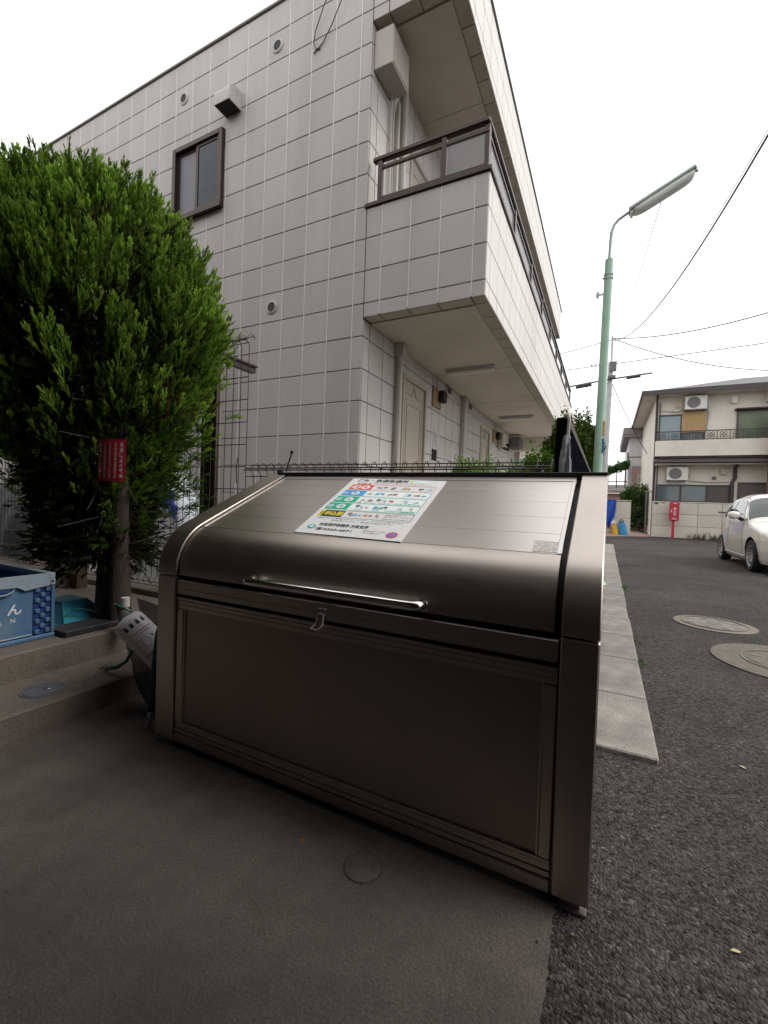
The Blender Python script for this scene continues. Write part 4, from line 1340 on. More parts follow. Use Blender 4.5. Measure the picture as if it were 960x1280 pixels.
# dry dark sprays inside and hanging low round the trunk
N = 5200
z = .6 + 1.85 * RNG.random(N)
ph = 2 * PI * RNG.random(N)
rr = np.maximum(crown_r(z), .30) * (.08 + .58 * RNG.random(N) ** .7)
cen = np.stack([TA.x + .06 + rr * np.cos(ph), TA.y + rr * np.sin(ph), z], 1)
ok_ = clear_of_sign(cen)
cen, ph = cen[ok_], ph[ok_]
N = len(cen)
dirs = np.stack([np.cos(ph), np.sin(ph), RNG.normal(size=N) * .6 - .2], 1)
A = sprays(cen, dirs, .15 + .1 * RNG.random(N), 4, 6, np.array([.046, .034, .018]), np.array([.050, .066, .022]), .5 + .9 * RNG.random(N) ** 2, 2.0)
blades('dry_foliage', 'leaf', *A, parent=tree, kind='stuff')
# a few green sprays hanging low on the side towards the bin
N = 230
z = .72 + .75 * RNG.random(N)
ph = PI * (-.25 + .75 * RNG.random(N))
rr = .22 + .24 * RNG.random(N)
cen = np.stack([TA.x + .16 + rr * np.cos(ph), TA.y + .05 + rr * np.sin(ph), z], 1)
ok_ = clear_of_sign(cen) & ~((cen[:, 0] > -2.40) & (cen[:, 2] > .80))
cen, ph = cen[ok_], ph[ok_]
N = len(cen)
dirs = np.stack([np.cos(ph), np.sin(ph), .3 + RNG.normal(size=N) * .5], 1)
A = sprays(cen, dirs, .16 + .08 * RNG.random(N), 8, 11, np.array([.040, .088, .014]), np.array([.12, .22, .03]), .5 + .6 * RNG.random(N))
blades('low_foliage', 'leaf', *A, parent=tree, kind='stuff')

# red notice strapped to the trunk
sg = thing('red_notice', (-2.42, 1.45, 1.18), 'red notice board with white vertical writing tied to the conifer trunk', 'notice')
SX = Vector((1, .30, 0)).normalized()
sc0 = Vector((-2.30, 1.38, 1.175))


def sgp(u, v, off=0.0):
    """slightly bowed board: u, v in metres from its centre"""
    nrm = Vector((SX.y, -SX.x, 0))
    return tuple(sc0 + SX * u + Vector((.02 * v, 0, v)) + nrm * (off - 1.6 * u * u))


b_ = MB().grid(lambda u, v: sgp((u - .5) * .160, (v - .5) * .215), 8, 4)
b_.grid(lambda u, v: sgp((u - .5) * .160, (v - .5) * .215, -.004), 8, 4)
b_.build('board', 'redsign', sg, smooth=60)
tx = MB()
cols_t = ['見通しよく死角', 'このあたりで最近空き巣が発生', '不審な人を見かけたらすぐに１１０番', 'あなたの目が地域の安全を守ります', '防犯パトロール']
for k, body in enumerate(cols_t):
    u0 = .062 - .031 * k
    n_c = len(body)
    hh = .185 / n_c
    ww = min(.017, hh * 1.1)
    for i, chh in enumerate(body):
        put_text(tx, chh, lambda u, v: sgp(u, v, .0012), u0 - ww / 2, .092 - hh * (i + 1) + hh * .1, ww, hh * .8, 0 if k else 0, .02)
tx.build('lettering', 'print_white', sg, recalc=False)
MB().tube([sgp(-.085, .03, .001), (-2.52, 1.50, 1.21), (-2.62, 1.48, 1.215)], .003, 5).build('strap', 'whitepl', sg)

# ================================================================== THINGS ON THE STEPS
cr = thing('plastic_crate', (-2.83, 1.0, .252), 'faded blue plastic crate with white lettering on the upper step', 'crate')
X1, X0, Y0, Y1, Z0, Z1 = -2.536, -3.12, .78, 1.258, .252, .584
MB().box(X0 + .02, X1 - .014, Y0 + .02, Y1 - .02, Z0 + .02, Z0 + .03).build('base', 'crate', cr)
MB().box(X1 - .022, X1 - .012, Y0 + .02, Y1 - .095, Z0 + .03, Z1 - .03).build('end_wall', 'crate', cr)
MB().box(X0 + .012, X0 + .022, Y0 + .02, Y1 - .02, Z0 + .03, Z1 - .03).build('end_wall', 'crate_dark', cr)
for yw in (Y0 + .012, Y1 - .02):
    MB().box(X0 + .0225, X1 - .0225, yw, yw + .008, Z0 + .03, Z1 - .03).build('side_wall', 'crate_dark', cr)
rim = MB()
rim.box(X0, X1, Y1 - .028, Y1, Z1 - .03, Z1, ch=.004).box(X0, X1, Y0, Y0 + .028, Z1 - .03, Z1, ch=.004)
rim.box(X0, X0 + .028, Y0 + .0285, Y1 - .0285, Z1 - .03, Z1, ch=.004)
rim.build('rim', 'crate_rim', cr)
rp = [(Y0 + .0285, Z1), (Y1 - .0285, Z1), (Y1 - .0285, Z1 - .062), (Y1 - .135, Z1 - .075), (Y1 - .165, Z1 - .055), (Y0 + .0285, Z1 - .045)]
MB().prism(rp, 0, X1 - .012, X1 + .004).build('rim_front', 'crate_rim', cr)
MB().box(X1 - .011, X1 + .0035, Y1 - .028, Y1 - .0005, Z1 - .0625, Z1 - .0305, ch=.003).build('rim_corner', 'crate_rim', cr)
MB().lathe([(.0065, 0), (.0065, .0045)], (X1 + .001, Y1 - .016, Z1 - .042), axis=0, n=12).build('screw_hole', 'black', cr)
MB().box(X1 - .004, X1 + .001, Y0 + .05, Y1 - .19, Z1 - .078, Z1 - .058, ch=.006).build('hand_slot', 'crate_dark', cr)
MB().tube([(X1 + .002, Y0 + .03, Z1 - .090), (X1 + .002, Y1 - .21, Z1 - .084), (X1 + .002, Y1 - .185, Z1 - .072), (X1 + .002, Y1 - .18, Z1 - .06)], .005, 6).build('slot_edge', 'crate_rim', cr, smooth=60)
MB().box(X1 - .012, X1 + .006, Y0, Y1, Z0, Z0 + .022, ch=.005).build('bottom_rail', 'crate', cr)
MB().box(X1 - .012, X1 - .001, Y0 + .02, Y1 - .10, Z0 + .027, Z0 + .034, ch=.002).build('bottom_rib', 'crate_rim', cr)
MB().box(X1 - .02, X1 - .0105, Y1 - .093, Y1 - .004, Z0 + .023, Z1 - .064).build('corner_back', 'crate_dark', cr)
MB().box(X1 - .01, X1 + .001, Y1 - .018, Y1 - .001, Z0 + .0225, Z1 - .064, ch=.003).build('corner_post', 'crate', cr)
lt = MB()
for r_ in range(9):
    for c_ in range(3):
        if (r_ + c_) % 2 == 0:
            lt.box(X1 - .0100, X1 - .001, Y1 - .088 + c_ * .023, Y1 - .067 + c_ * .023, Z0 + .028 + r_ * .0265, Z0 + .050 + r_ * .0265, ch=.003)
lt.build('corner_lattice', 'crate', cr)
ct = MB()
cf = lambda u, v: (X1 - .0113, u, v)
put_text(ct, 'ん', cf, 1.058, .395, .060, .052, 0, .02)
put_text(ct, 'A', cf, 1.020, .353, .018, .022, 0, .0)
put_text(ct, 'N', cf, 1.072, .358, .018, .022, 0, .0)
put_text(ct, 'P', cf, .970, .348, .016, .022, 0, .0)
ct.build('lettering', 'print_white', cr, recalc=False)

dp = thing('dustpan', (-2.78, 1.50, .252), 'turquoise plastic dustpan lying behind the crate on the upper step', 'dustpan')
A0 = [(-3.0, 1.34), (-2.64, 1.36), (-2.62, 1.62), (-3.0, 1.60)]
A1 = [(-2.97, 1.40), (-2.79, 1.42), (-2.79, 1.55), (-2.97, 1.55)]
pv = [(x_, y_, .254) for x_, y_ in A0] + [(x_, y_, .365) for x_, y_ in A1]
MB().add(pv, [(0, 1, 5, 4), (1, 2, 6, 5), (2, 3, 7, 6), (3, 0, 4, 7), (4, 5, 6, 7)]).build('pan', 'turq', dp)
MB().lathe([(.020, 0), (.020, .012), (.012, .016)], (-2.735, 1.47, .31), axis=0, n=14).build('boss', 'turq', dp)
MB().tube([(-2.70, 1.38, .30), (-2.65, 1.44, .345), (-2.60, 1.50, .32), (-2.55, 1.52, .37)], .003, 5).build('cord', 'netcord', dp)
tr2 = MB()
for k in range(4):
    a, b = pv[k], pv[(k + 1) % 4]
    tr2.tube([a, b], .006, 6)
    tr2.tube([pv[k], pv[k + 4]], .005, 6)
tr2.build('rim', 'turq', dp)
MB().box(-2.61, -2.445, 1.262, 1.60, .2525, .285, ch=.004).build('black_plank', 'slab', label='flat black plastic plank lying between the crate and the tree trunk', category='plank')
tp = thing('tap_pillar', (-3.83, 1.95, .252), 'grey square water tap pillar beside the wooden post', 'water tap')
MB().box(-3.90, -3.775, 1.90, 2.02, .25, .80, ch=.006).build('pillar', 'tapstone', tp)
MB().box(-3.905, -3.77, 1.895, 2.025, .80, .825, ch=.005).build('pillar_top', 'tapstone', tp)
MB().tube([(-3.86, 1.895, .745), (-3.875, 1.875, .745)], .014, 8).tube([(-3.875, 1.875, .745), (-3.90, 1.862, .75), (-3.935, 1.85, .755), (-3.965, 1.84, .74), (-3.975, 1.835, .70)], [.014, .013, .012, .010, .008], 8).build('spout', 'chrome', tp, smooth=60)
MB().tube([(-3.895, 1.865, .755), (-3.895, 1.865, .785)], .007, 8).tube([(-3.915, 1.862, .787), (-3.875, 1.868, .787)], .006, 8).build('handle', 'steel', tp, smooth=60)
MB().box(-3.745, -3.655, 1.96, 2.04, .25, 1.75, ch=.005).build('wooden_post', 'wood', label='dark brown wooden post between the tap pillar and the conifer trunk', category='post')
MB().lathe([(.030, .0), (.030, .10), (.022, .115), (.014, .12), (.014, .135), (.022, .136), (.022, .185), (.0, .187)], (-2.33, 1.50, .252), n=16).build('white_bottle', 'whitepl', smooth=40, label='small white plastic bottle behind the green net on the step', category='bottle')

# net, roll, umbrella behind the left end of the bin
nb = thing('folded_net', (-1.85, 1.35, 0), 'dark green mesh net hanging folded behind the left end of the bin', 'net')


def netfn(u, v):
    zt = .46 - .10 * math.sin(u * PI) * (1 - v) - .46 * v
    x_ = -2.15 + .52 * u + .35 * (v ** 3) * (1 - u)
    return (x_, 1.33 + .04 * math.sin(u * 9 + v * 3) + .05 * u, max(zt * (1 if v < 1 else 1), .006) if v < .98 else .008 + .02 * u)


MB().grid(netfn, 22, 16).build('mesh_cloth', 'net', nb, smooth=60)
MB().grid(lambda u, v: (lambda p: (p[0] + .05, p[1] + .08 + .03 * math.sin(u * 7), p[2] + .02))(netfn(u, v)), 16, 12).build('mesh_cloth', 'net', nb, smooth=60)
MB().tube([(p[0], p[1] - .003, p[2]) for p in (netfn(u / 20, 0) for u in range(21))], .0035, 5).build('edge_cord', 'netcord', nb, smooth=60)

ro = thing('plastic_packet', (-1.95, 1.28, .3), 'white rounded plastic packet printed in black, stuck upright beside the bin', 'packet')
ra = Vector((-1.965, 1.275, .415))
ax = Vector((.135, .055, -.125)).normalized()
tow = (CAM - ra).normalized()
fr_ = (tow - ax * tow.dot(ax)).normalized()
sd_ = ax.cross(fr_).normalized()


def roll_p(t, a, k=1.0):
    """t metres along the packet, a angle about it (0 faces the camera)"""
    f = 1.0
    if t < .045: f = max(1 - (max(.045 - t, 0) / .045) ** 2.6, 0) ** .5
    if t > .285: f = max(1 - (min(t - .285, .045) / .045) ** 2.6, 0) ** .5
    return tuple(ra + ax * (t - .02) + (fr_ * math.cos(a) * .050 + sd_ * math.sin(a) * .068) * max(f, .001) * k)


MB().grid(lambda u, v: roll_p(.33 * v, 2 * PI * u), 28, 22).build('film', 'whitebag', ro, smooth=60, weld=.0002)
pr_ = MB()
rf = lambda u, v: roll_p(v, u, 1.012)
for k in range(4):
    a0 = -.95 + .42 * k
    pr_.grid(lambda u, v: rf(a0 + .05 + .20 * u, .055 + .022 * v), 3, 2)
    for q in range(2):
        pr_.grid(lambda u, v: rf(a0 + .05 + .12 * q + .07 * u, .049 + .003 * v), 2, 1)
for tt, a0, a1 in ((.105, -.9, .4), (.118, -.7, .1), (.215, -.5, .9), (.222, -.5, .9), (.246, -.6, .8)):
    pr_.grid(lambda u, v: rf(a0 + (a1 - a0) * u, tt + .0028 * v), 8, 1)
for cc in (.05, .45):
    for k in range(14):
        a = 2 * PI * k / 14
        pr_.grid(lambda u, v: rf(cc + (.20 + .02 * v) * math.cos(a + .45 * u), .165 + (.026 + .0014 * v) * math.sin(a + .45 * u)), 2, 1)
pr_.grid(lambda u, v: rf(-.55 + .12 * u, .15 + .010 * v), 2, 1)
pr_.build('printing', 'ink', ro, recalc=False)

um = thing('folded_umbrella', (-1.71, 1.235, 0), 'folded dark umbrella with a silver tip leaning behind the left end of the bin', 'umbrella', 'umbrellas')
MB().tube([(-1.715, 1.222, .004), (-1.712, 1.224, .05)], [.006, .010], 8).tube([(-1.7115, 1.2243, .051), (-1.710, 1.226, .075)], [.0135, .0145], 10).build('tip', 'chrome', um, smooth=60)
MB().tube([(-1.7095, 1.2262, .076), (-1.700, 1.24, .20), (-1.688, 1.26, .40), (-1.67, 1.29, .62)], [.017, .026, .034, .014], 10).build('canopy', 'navy', um, smooth=60)
MB().tube([(-1.67, 1.29, .62), (-1.665, 1.30, .70)], .006, 8).build('shaft', 'steel', um, smooth=60)
gs = MB().tube([(-2.20, 1.33, .128), (-2.17, 1.315, .140), (-2.13, 1.31, .150), (-2.08, 1.312, .165), (-2.03, 1.32, .20), (-2.0, 1.33, .26)], [.007, .010, .011, .010, .008, .006], 8)
gso = gs.build('green_strap', 'greenstrap', smooth=60, label='green strap with a small metal clip lying on the lower step', category='strap')
MB().tube([(-2.20, 1.33, .126), (-2.225, 1.345, .126), (-2.245, 1.335, .126), (-2.235, 1.315, .126), (-2.205, 1.322, .126)], .0035, 6).build('metal_clip', 'steel', gso, smooth=60)

sc = thing('round_cover', (-2.215, 1.045, .12), 'round grey inspection cover set in the lower step', 'drain cover')
MB().lathe([(.082, 0), (.082, .004), (.075, .0045), (.075, .002), (.071, .002), (.071, .005), (.055, .005), (.055, .0038), (.050, .0038), (.050, .005), (.03, .005), (.03, .004), (.026, .004), (.026, .005), (0, .005)], (-2.195, 1.048, .1195), n=32).build('lid', 'stepcover', sc, smooth=20)
MB().box(-2.205, -2.175, 1.055, 1.068, .1246, .128, ch=.002).build('handle', 'steel', sc)
pc_ = thing('small_cover', (-.555, 1.045, .004), 'small dark round plastic cover set flush in the concrete in front of the bin', 'drain cover')
MB().lathe([(.050, .0), (.050, .0035), (.0475, .004), (0, .0042)], (-.555, 1.042, .003), n=28).build('lid', 'padcover', pc_, smooth=20)
MB().lathe([(.0545, 0), (.0545, .0018), (.0508, .0016), (.0508, 0)], (-.555, 1.042, .003), n=28, cap=False).build('ring', 'coverring', pc_, smooth=20)


# ================================================================== ROAD COVERS, LITTER, WEEDS
def road_cover(cx, cy, rx_, r_in, rm, label, ring, name='manhole_cover'):
    t = thing(name, (cx, cy, 0), label, 'manhole cover', 'manhole covers in the road')
    MB().lathe([(rx_, 0), (rx_, .006), (r_in + .006, .008), (r_in + .006, 0)], (cx, cy, .001), n=48).build('surround', ring, t, smooth=20)
    MB().lathe([(r_in, 0), (r_in, .010), (r_in - .012, .011), (r_in - .012, .008), (r_in - .03, .008), (r_in - .03, .010), (r_in * .55, .010), (r_in * .55, .008), (r_in * .5, .008), (r_in * .5, .010), (0, .010)], (cx, cy, .001), n=40).build('lid', rm, t, smooth=20)
    d = MB()
    for k in range(8):
        a = 2 * PI * k / 8 + .3
        r1 = r_in * .76
        x_, y_ = cx + r1 * math.cos(a), cy + r1 * math.sin(a)
        d.box(x_ - .028, x_ + .028, y_ - .018, y_ + .018, .0105, .0135, ch=.003)
    d.box(cx - .05, cx + .05, cy - .05, cy + .05, .0105, .0135, ch=.003)
    d.build('raised_mark', 'ironmark', t, kind='stuff')
    MB().lathe([(r_in - .001, 0), (r_in + .0055, 0), (r_in + .0055, .0135), (r_in - .001, .0135)], (cx, cy, .001), n=48, cap=False).build('rim_ring', 'kerb' if rm == 'mortar' else 'ironmark', t)
    return t


road_cover(.918, 4.95, .315, .245, 'iron', 'round light iron manhole cover with a tan ring, farther from the bin', 'ironring')
road_cover(1.18, 3.90, .465, .285, 'mortar', 'large round manhole cover set in brown mortar, nearer the bin', 'mortar')


def leaf(x_, y_, z_, s, mt, label, rot):
    m_ = MB()
    pts_ = [(0, -1, 0), (.35, -.4, .12), (.4, .2, .22), (0, 1, .1), (-.4, .2, .3), (-.35, -.4, .15), (0, 0, 0)]
    c_, s_ = math.cos(rot), math.sin(rot)
    m_.add([(x_ + s * (a * c_ - b * s_), y_ + s * (a * s_ + b * c_), z_ + s * c * .6 + .001) for a, b, c in pts_], [(0, 1, 6), (1, 2, 6), (2, 3, 6), (3, 4, 6), (4, 5, 6), (5, 0, 6)])
    m_.build('fallen_leaf', mt, label=label, category='leaf', kind='thing')


leaf(-.757, 1.038, .004, .014, 'drywood', 'single curled red brown leaf on the concrete below the bin', .6)
leaf(.304, 1.26, .003, .012, 'paleleaf', 'single pale dry leaf on the asphalt near the bottom right corner', 1.9)
leaf(.522, 2.2, .003, .014, 'paleleaf', 'single pale leaf on the asphalt beside the end of the kerb', .9)


def weed(cx, cy, z0, n_, r_, h, label, name='weed'):
    P = np.stack([cx + RNG.normal(size=n_) * r_ * .4, cy + RNG.normal(size=n_) * r_, np.full(n_, z0)], 1)
    D = np.stack([RNG.normal(size=n_) * .7, RNG.normal(size=n_) * .7, .5 + RNG.random(n_)], 1)
    L = h * (.5 + RNG.random(n_))
    C = np.array([.075, .14, .03])[None] * (.6 + .7 * RNG.random(n_))[:, None]
    return blades(name, 'shrubleaf', P, D, L, L * .28, C, label=label, category='weed', group='weeds along the kerb')


weed(.232, 3.9, .0, 60, .08, .022, 'small green weed tuft in the kerb joint, second from the bin')
weed(.230, 3.35, .0, 60, .06, .022, 'small green weed tuft at the kerb edge nearest the bin')
weed(.25, 6.55, .0, 60, .07, .035, 'small green weed tuft at the kerb near the lamp post')


n_ = 900
gy = 2.05 + 8 * RNG.random(n_) ** 1.5
P = np.stack([.228 + np.abs(RNG.normal(size=n_)) * .022, gy, np.full(n_, .002)], 1)
P[::5, 0] = -.07 + RNG.normal(size=len(P[::5])) * .03
P[::5, 1] = .4 + .75 * RNG.random(len(P[::5]))
D = np.stack([RNG.normal(size=n_), RNG.normal(size=n_), .25 * RNG.random(n_)], 1)
L = .004 + .010 * RNG.random(n_) ** 2
blades('grit', 'shrubleaf', P, D, L, L * .6, np.array([.14, .11, .08])[None] * (.4 + 1.2 * RNG.random(n_))[:, None], kind='stuff')


# ================================================================== HEDGE AND SHRUB
def leafy(name, label, cx, cy, cz, rx_, ry_, rz_, n_, ls, c0, c1, trunk_z=None, cat='shrub'):
    t = thing(name, (cx, cy, 0), label, cat)
    u = RNG.normal(size=(n_, 3))
    u /= np.linalg.norm(u, axis=1, keepdims=True)
    u = np.sign(u) * np.abs(u) ** (.45 if cat == 'hedge' else .62)
    nz = 1 + .16 * np.sin(u[:, 0] * 9 + 1) * np.sin(u[:, 1] * 8) + .10 * np.sin(u[:, 2] * 11 + 2) + .05 * RNG.normal(size=n_)
    k = (1 - .6 * RNG.random(n_) ** 2.4) * nz
    P = np.stack([cx + rx_ * u[:, 0] * k, cy + ry_ * u[:, 1] * k, cz + rz_ * u[:, 2] * k], 1)
    D = u * .6 + RNG.normal(size=(n_, 3)) * .7 + np.array([0, 0, .2])
    L = ls * (.6 + .8 * RNG.random(n_))
    tn = .65 + .5 * (np.sin(P[:, 0] * 9) * np.sin(P[:, 1] * 8 + 1) * np.sin(P[:, 2] * 10) * .5 + .5)
    mx = RNG.random(n_)[:, None]
    C = (c0[None] * (1 - mx) + c1[None] * mx) * (tn * (.8 + .4 * RNG.random(n_)))[:, None]
    blades('foliage', 'shrubleaf', P, D, L, L * .55, C, parent=t, kind='stuff')
    st = MB()
    for q in range(5):
        a = rnd(0, 2 * PI)
        st.tube([(cx + .05 * math.cos(a), cy + .05 * math.sin(a), 0), (cx + rx_ * .4 * math.cos(a), cy + ry_ * .4 * math.sin(a), cz)], [.022, .008], 6)
    st.build('stem', 'trunk', t)
    return t


g0, g1 = np.array([.045, .105, .02]), np.array([.16, .26, .035])
leafy('hedge', 'bright green clipped low hedge behind the low fence', -.62, 2.95, .83, .36, .24, .44, 46000, .020, g0 * 1.9, g1 * 1.8, cat='hedge')
leafy('shrub', 'bright green shrub beside the black fence end, taller than the hedge', -.38, 2.85, .87, .11, .16, .45, 18000, .022, g0 * 1.9, g1 * 1.8)
leafy('shrub', 'tall dense green shrub behind the black fence and lamp post', -.50, 7.5, 1.30, .37, .50, 1.05, 80000, .042, np.array([.024, .048, .014]), np.array([.13, .18, .03]))
leafy('shrub', 'dark green shrub beside the path and left of the cream house', 1.35, 24.2, 1.25, .70, .7, .95, 14000, .09, np.array([.03, .06, .02]), np.array([.09, .17, .04]))

# black board fence with an umbrella hung on it
bf = thing('black_fence', (-.24, 4.5, 0), 'plain black board fence running along the street behind the bin', 'fence')
MB().box(-.270, -.213, 2.62, 2.69, 0, 1.515, ch=.004).build('end_post', 'blackwall', bf)
MB().box(-.255, -.205, 2.691, 6.3, .05, 1.505).build('board', 'blackwall', bf)
MB().box(-.206, -.2, 2.7, 6.3, 1.47, 1.512).build('top_trim', 'brown', bf)
hu = thing('hanging_umbrella', (-.212, 2.585, 1.2), 'folded grey plastic umbrella hooked over the end of the black fence', 'umbrella', 'umbrellas')
MB().tube([(-.225, 2.62, 1.515), (-.217, 2.605, 1.527), (-.205, 2.59, 1.52), (-.200, 2.585, 1.49), (-.205, 2.585, 1.40)], .0085, 8).build('handle', 'pipe', hu, smooth=60)
uc = MB()
prof_u = [(1.41, .009), (1.395, .015), (1.36, .019), (1.31, .021), (1.26, .024), (1.2, .026), (1.12, .025), (1.05, .024), (.85, .014), (.72, .006)]
vs, fs = [], []
for zi, (zz, rr_) in enumerate(prof_u):
    for k in range(16):
        a = 2 * PI * k / 16
        r2 = rr_ * (1 + .34 * math.cos(5 * a + zi * .9) + .14 * random.random())
        vs.append((-.209 + r2 * math.cos(a) - (1.41 - zz) * .02, 2.582 + r2 * math.sin(a), zz))
for zi in range(len(prof_u) - 1):
    for k in range(16):
        fs.append((zi * 16 + k, zi * 16 + (k + 1) % 16, (zi + 1) * 16 + (k + 1) % 16, (zi + 1) * 16 + k))
uc.add(vs, fs).build('canopy', 'greyumb', hu, smooth=50)

# ================================================================== COVERED VEHICLES BEHIND THE TALL FENCE


def draped(name, label, x0, x1, y0, y1, ridge, mt, stripe=None):
    """cloth thrown over something: ridge is a list of (fraction along x, height)"""
    t = thing(name, ((x0 + x1) / 2, (y0 + y1) / 2, 0), label, 'cover')
    ru = [r[0] for r in ridge]
    rz = [r[1] for r in ridge]

    def fn(u, v):
        h = float(np.interp(u, ru, rz))
        k = math.sin(PI * v) ** .42 if 0 < v < 1 else 0
        w = .02 * math.sin(u * 23 + v * 5) + .015 * math.sin(u * 41 - v * 9)
        return (x0 + (x1 - x0) * u + w * .6, y0 + (y1 - y0) * v + w, .1 + (h - .1) * k + w * .6 * k)
    MB().grid(fn, 46, 22).build('cloth', mt, t, smooth=60)
    if stripe:
        MB().grid(lambda u, v: (lambda p: (p[0], p[1] - .008, p[2] + .006))(fn(stripe[0] + (stripe[1] - stripe[0]) * u, stripe[2] + (stripe[3] - stripe[2]) * v)), 14, 4).build('stripe', 'bluestripe', t, smooth=60)
    return t


draped('bicycle_cover', 'silver cloth cover with a blue stripe behind the tall fence', -4.35, -3.10, 2.62, 3.15, [(0, .5), (.25, 1.02), (.42, 1.25), (.6, 1.12), (.8, .86), (1, .6)], 'silver', (.30, .68, .16, .26))
draped('bicycle_cover', 'dark grey cloth cover over a bicycle behind the left part of the fence', -8.4, -5.8, 2.65, 3.3, [(0, 1.05), (.55, 1.12), (.72, 1.0), (.9, .78), (1, .5)], 'darkcloth')

# ================================================================== STREET LAMP, UTILITY POLE, WIRES
lp_ = thing('street_lamp', (-.15, 6.62, 0), 'pale green street lamp post with a long tilted lamp head', 'street lamp')
LXB, LY = -.150, 6.62
MB().tube([(LXB, LY, 0), (LXB + .048, LY, 4.38)], [.062, .050], 18).build('post', 'pole_green', lp_, smooth=50)
MB().lathe([(.20, 0), (.20, .012), (.16, .05), (.10, .17), (.063, .30), (.062, .0)], (LXB, LY, .004), n=24).build('flared_base', 'pole_green', lp_, smooth=50)
for zb in (4.12, 4.17):
    MB().lathe([(.050, 0), (.060, 0), (.060, .014), (.050, .014)], (LXB + .046, LY, zb), n=16, cap=False).build('clamp_band', 'pole_grey', lp_)
MB().tube([(LXB + .10, LY, 4.16), (LXB - .04, LY - .02, 4.13)], .008, 6).build('clamp_bolt', 'steel', lp_)
arm = [(LXB + .048, LY, 4.37), (LXB + .052, LY, 4.60), (LXB + .060, LY, 4.74), (LXB + .085, LY, 4.83), (LXB + .135, LY, 4.89), (LXB + .215, LY, 4.935), (LXB + .30, LY, 4.975)]
MB().tube(arm, .019, 10).build('arm', 'pole_grey', lp_, smooth=60)
ha, hb = Vector((LXB + .27, LY, 4.945)), Vector((LXB + .965, LY, 5.275))
hax = (hb - ha).normalized()
hup = Vector((-hax.z, 0, hax.x))


def lamp_p(t, a, k=1.0, lower=False):
    L_ = (hb - ha).length
    tt = t * L_
    wv = .095 * (1 - abs(2 * t - 1) ** 5) ** .5
    hv = (.052 if not lower else .058) * (1 - abs(2 * t - 1) ** 5) ** .5
    return tuple(ha + hax * tt + Vector((0, 1, 0)) * wv * math.cos(a) * k + hup * hv * math.sin(a) * k * (1 if not lower else -1))




def lamp_box(t0, t1, w0, w1, h0, h1, ch):
    """box along the tilted lamp axis"""
    m_ = MB().box(t0, t1, w0, w1, h0, h1, ch=ch)
    m_.v = [tuple(ha + hax * a + Vector((0, 1, 0)) * b + hup * c) for a, b, c in m_.v]
    return m_


LL = (hb - ha).length
lamp_box(-.01, LL + .01, -.098, .098, .0, .040, .014).build('lamp_housing', 'lamphousing', lp_)
lamp_box(.0, LL, -.092, .092, -.012, -.0005, .003).build('lamp_gasket', 'acfan', lp_)
lamp_box(-.014, .02, -.07, .07, -.05, -.0125, .01).build('end_cap', 'lens', lp_)
lamp_box(LL + .002, LL + .03, -.02, .02, -.02, .02, .006).build('latch', 'steel', lp_)


def lens_p(t, a):
    e = (1 - abs(2 * t - 1) ** 6) ** .5
    ca, sa = math.cos(a), math.sin(a)
    return tuple(ha + hax * (.012 + t * (LL - .024)) + Vector((0, 1, 0)) * .086 * math.copysign(abs(ca) ** .7, ca) * (.75 + .25 * e) - hup * (.0125 + .078 * abs(sa) ** .8 * e))


MB().grid(lambda u, v: lens_p(v, PI * u), 18, 24).build('lamp_lens', 'lens', lp_, smooth=60)
MB().box(LXB + .058, LXB + .084, LY - .045, LY + .045, 2.02, 2.21).build('orange_plate', 'orange', lp_)
MB().box(LXB + .058, LXB + .080, LY - .045, LY + .045, 1.79, 1.98).build('blue_plate', 'blueplate', lp_)
MB().ellipsoid((LXB - .075, LY, 3.93), (.022, .022, .05), 10, 8).box(LXB - .06, LXB + .05, LY - .01, LY + .01, 3.92, 3.94).build('sensor', 'ventwhite', lp_, smooth=50)

up_ = thing('utility_pole', (-.04, 19, 0), 'grey concrete utility pole with crossarm standing behind the street lamp', 'utility pole')
MB().tube([(-.17, 19, 0), (-.08, 19, 6.75)], [.11, .09], 16).build('pole', 'upole', up_, smooth=60)
MB().tube([(-.06, 19, 6.7), (-.07, 19, 7.75)], .035, 8).build('pole_extension', 'upole', up_, smooth=60)
MB().box(-.16, .10, 18.80, 18.87, 6.1, 6.2).box(-.12, .12, 18.82, 18.9, 6.35, 6.72).build('bracket', 'acfan', up_)
st_ = MB()
for k in range(9):
    zz = 1.9 + k * .45
    st_.tube([(-.32 if k % 2 else -.1, 18.95, zz), (-.15 if k % 2 else .14, 18.95, zz)], .012, 6)
st_.build('step_bolt', 'steel', up_)
ins = MB()
for k in range(4):
    ins.lathe([(.03, 0), (.045, .05), (.03, .1)], (-.75 + .14 * k, 18.9, 6.62), n=8)
ins.build('insulator', 'ventwhite', up_)
WIRES = [
    ('hair thin wire from the street lamp head back to the utility pole', [((LXB + .62, LY, 5.02), (-.05, 18.9, 7.3), .25, .0045)]),
    ('twisted pair of black overhead cables rising steeply to the upper right', [((-.07, 18.9, 7.55), (1.75, 5.0, 5.66), .84, .013), ((-.07, 18.9, 7.6), (1.76, 5.0, 5.74), .82, .005)]),
    ('thin overhead wire from the utility pole top sagging away to the right', [((-.05, 18.9, 7.62), (5.2, 12.5, 6.15), .40, .015)]),
    ('nearly straight overhead wire crossing behind both poles', [((-2.3, 19, 6.60), (6.2, 19, 6.95), .02, .014)]),
    ('overhead wire dropping from the pole top to the cream house roof', [((-.05, 19, 7.65), (6.0, 21.3, 6.45), .35, .015)]),
    ('short overhead wire running left from the lamp post behind the apartment building', [((-4, 19, 7.05), (-.06, 19, 7.62), .05, .014)]),
    ('service wire dropping from the utility pole to the corner of the cream house', [((0, 19, 5.9), (1.45, 21.9, 3.55), .12, .014)]),
]
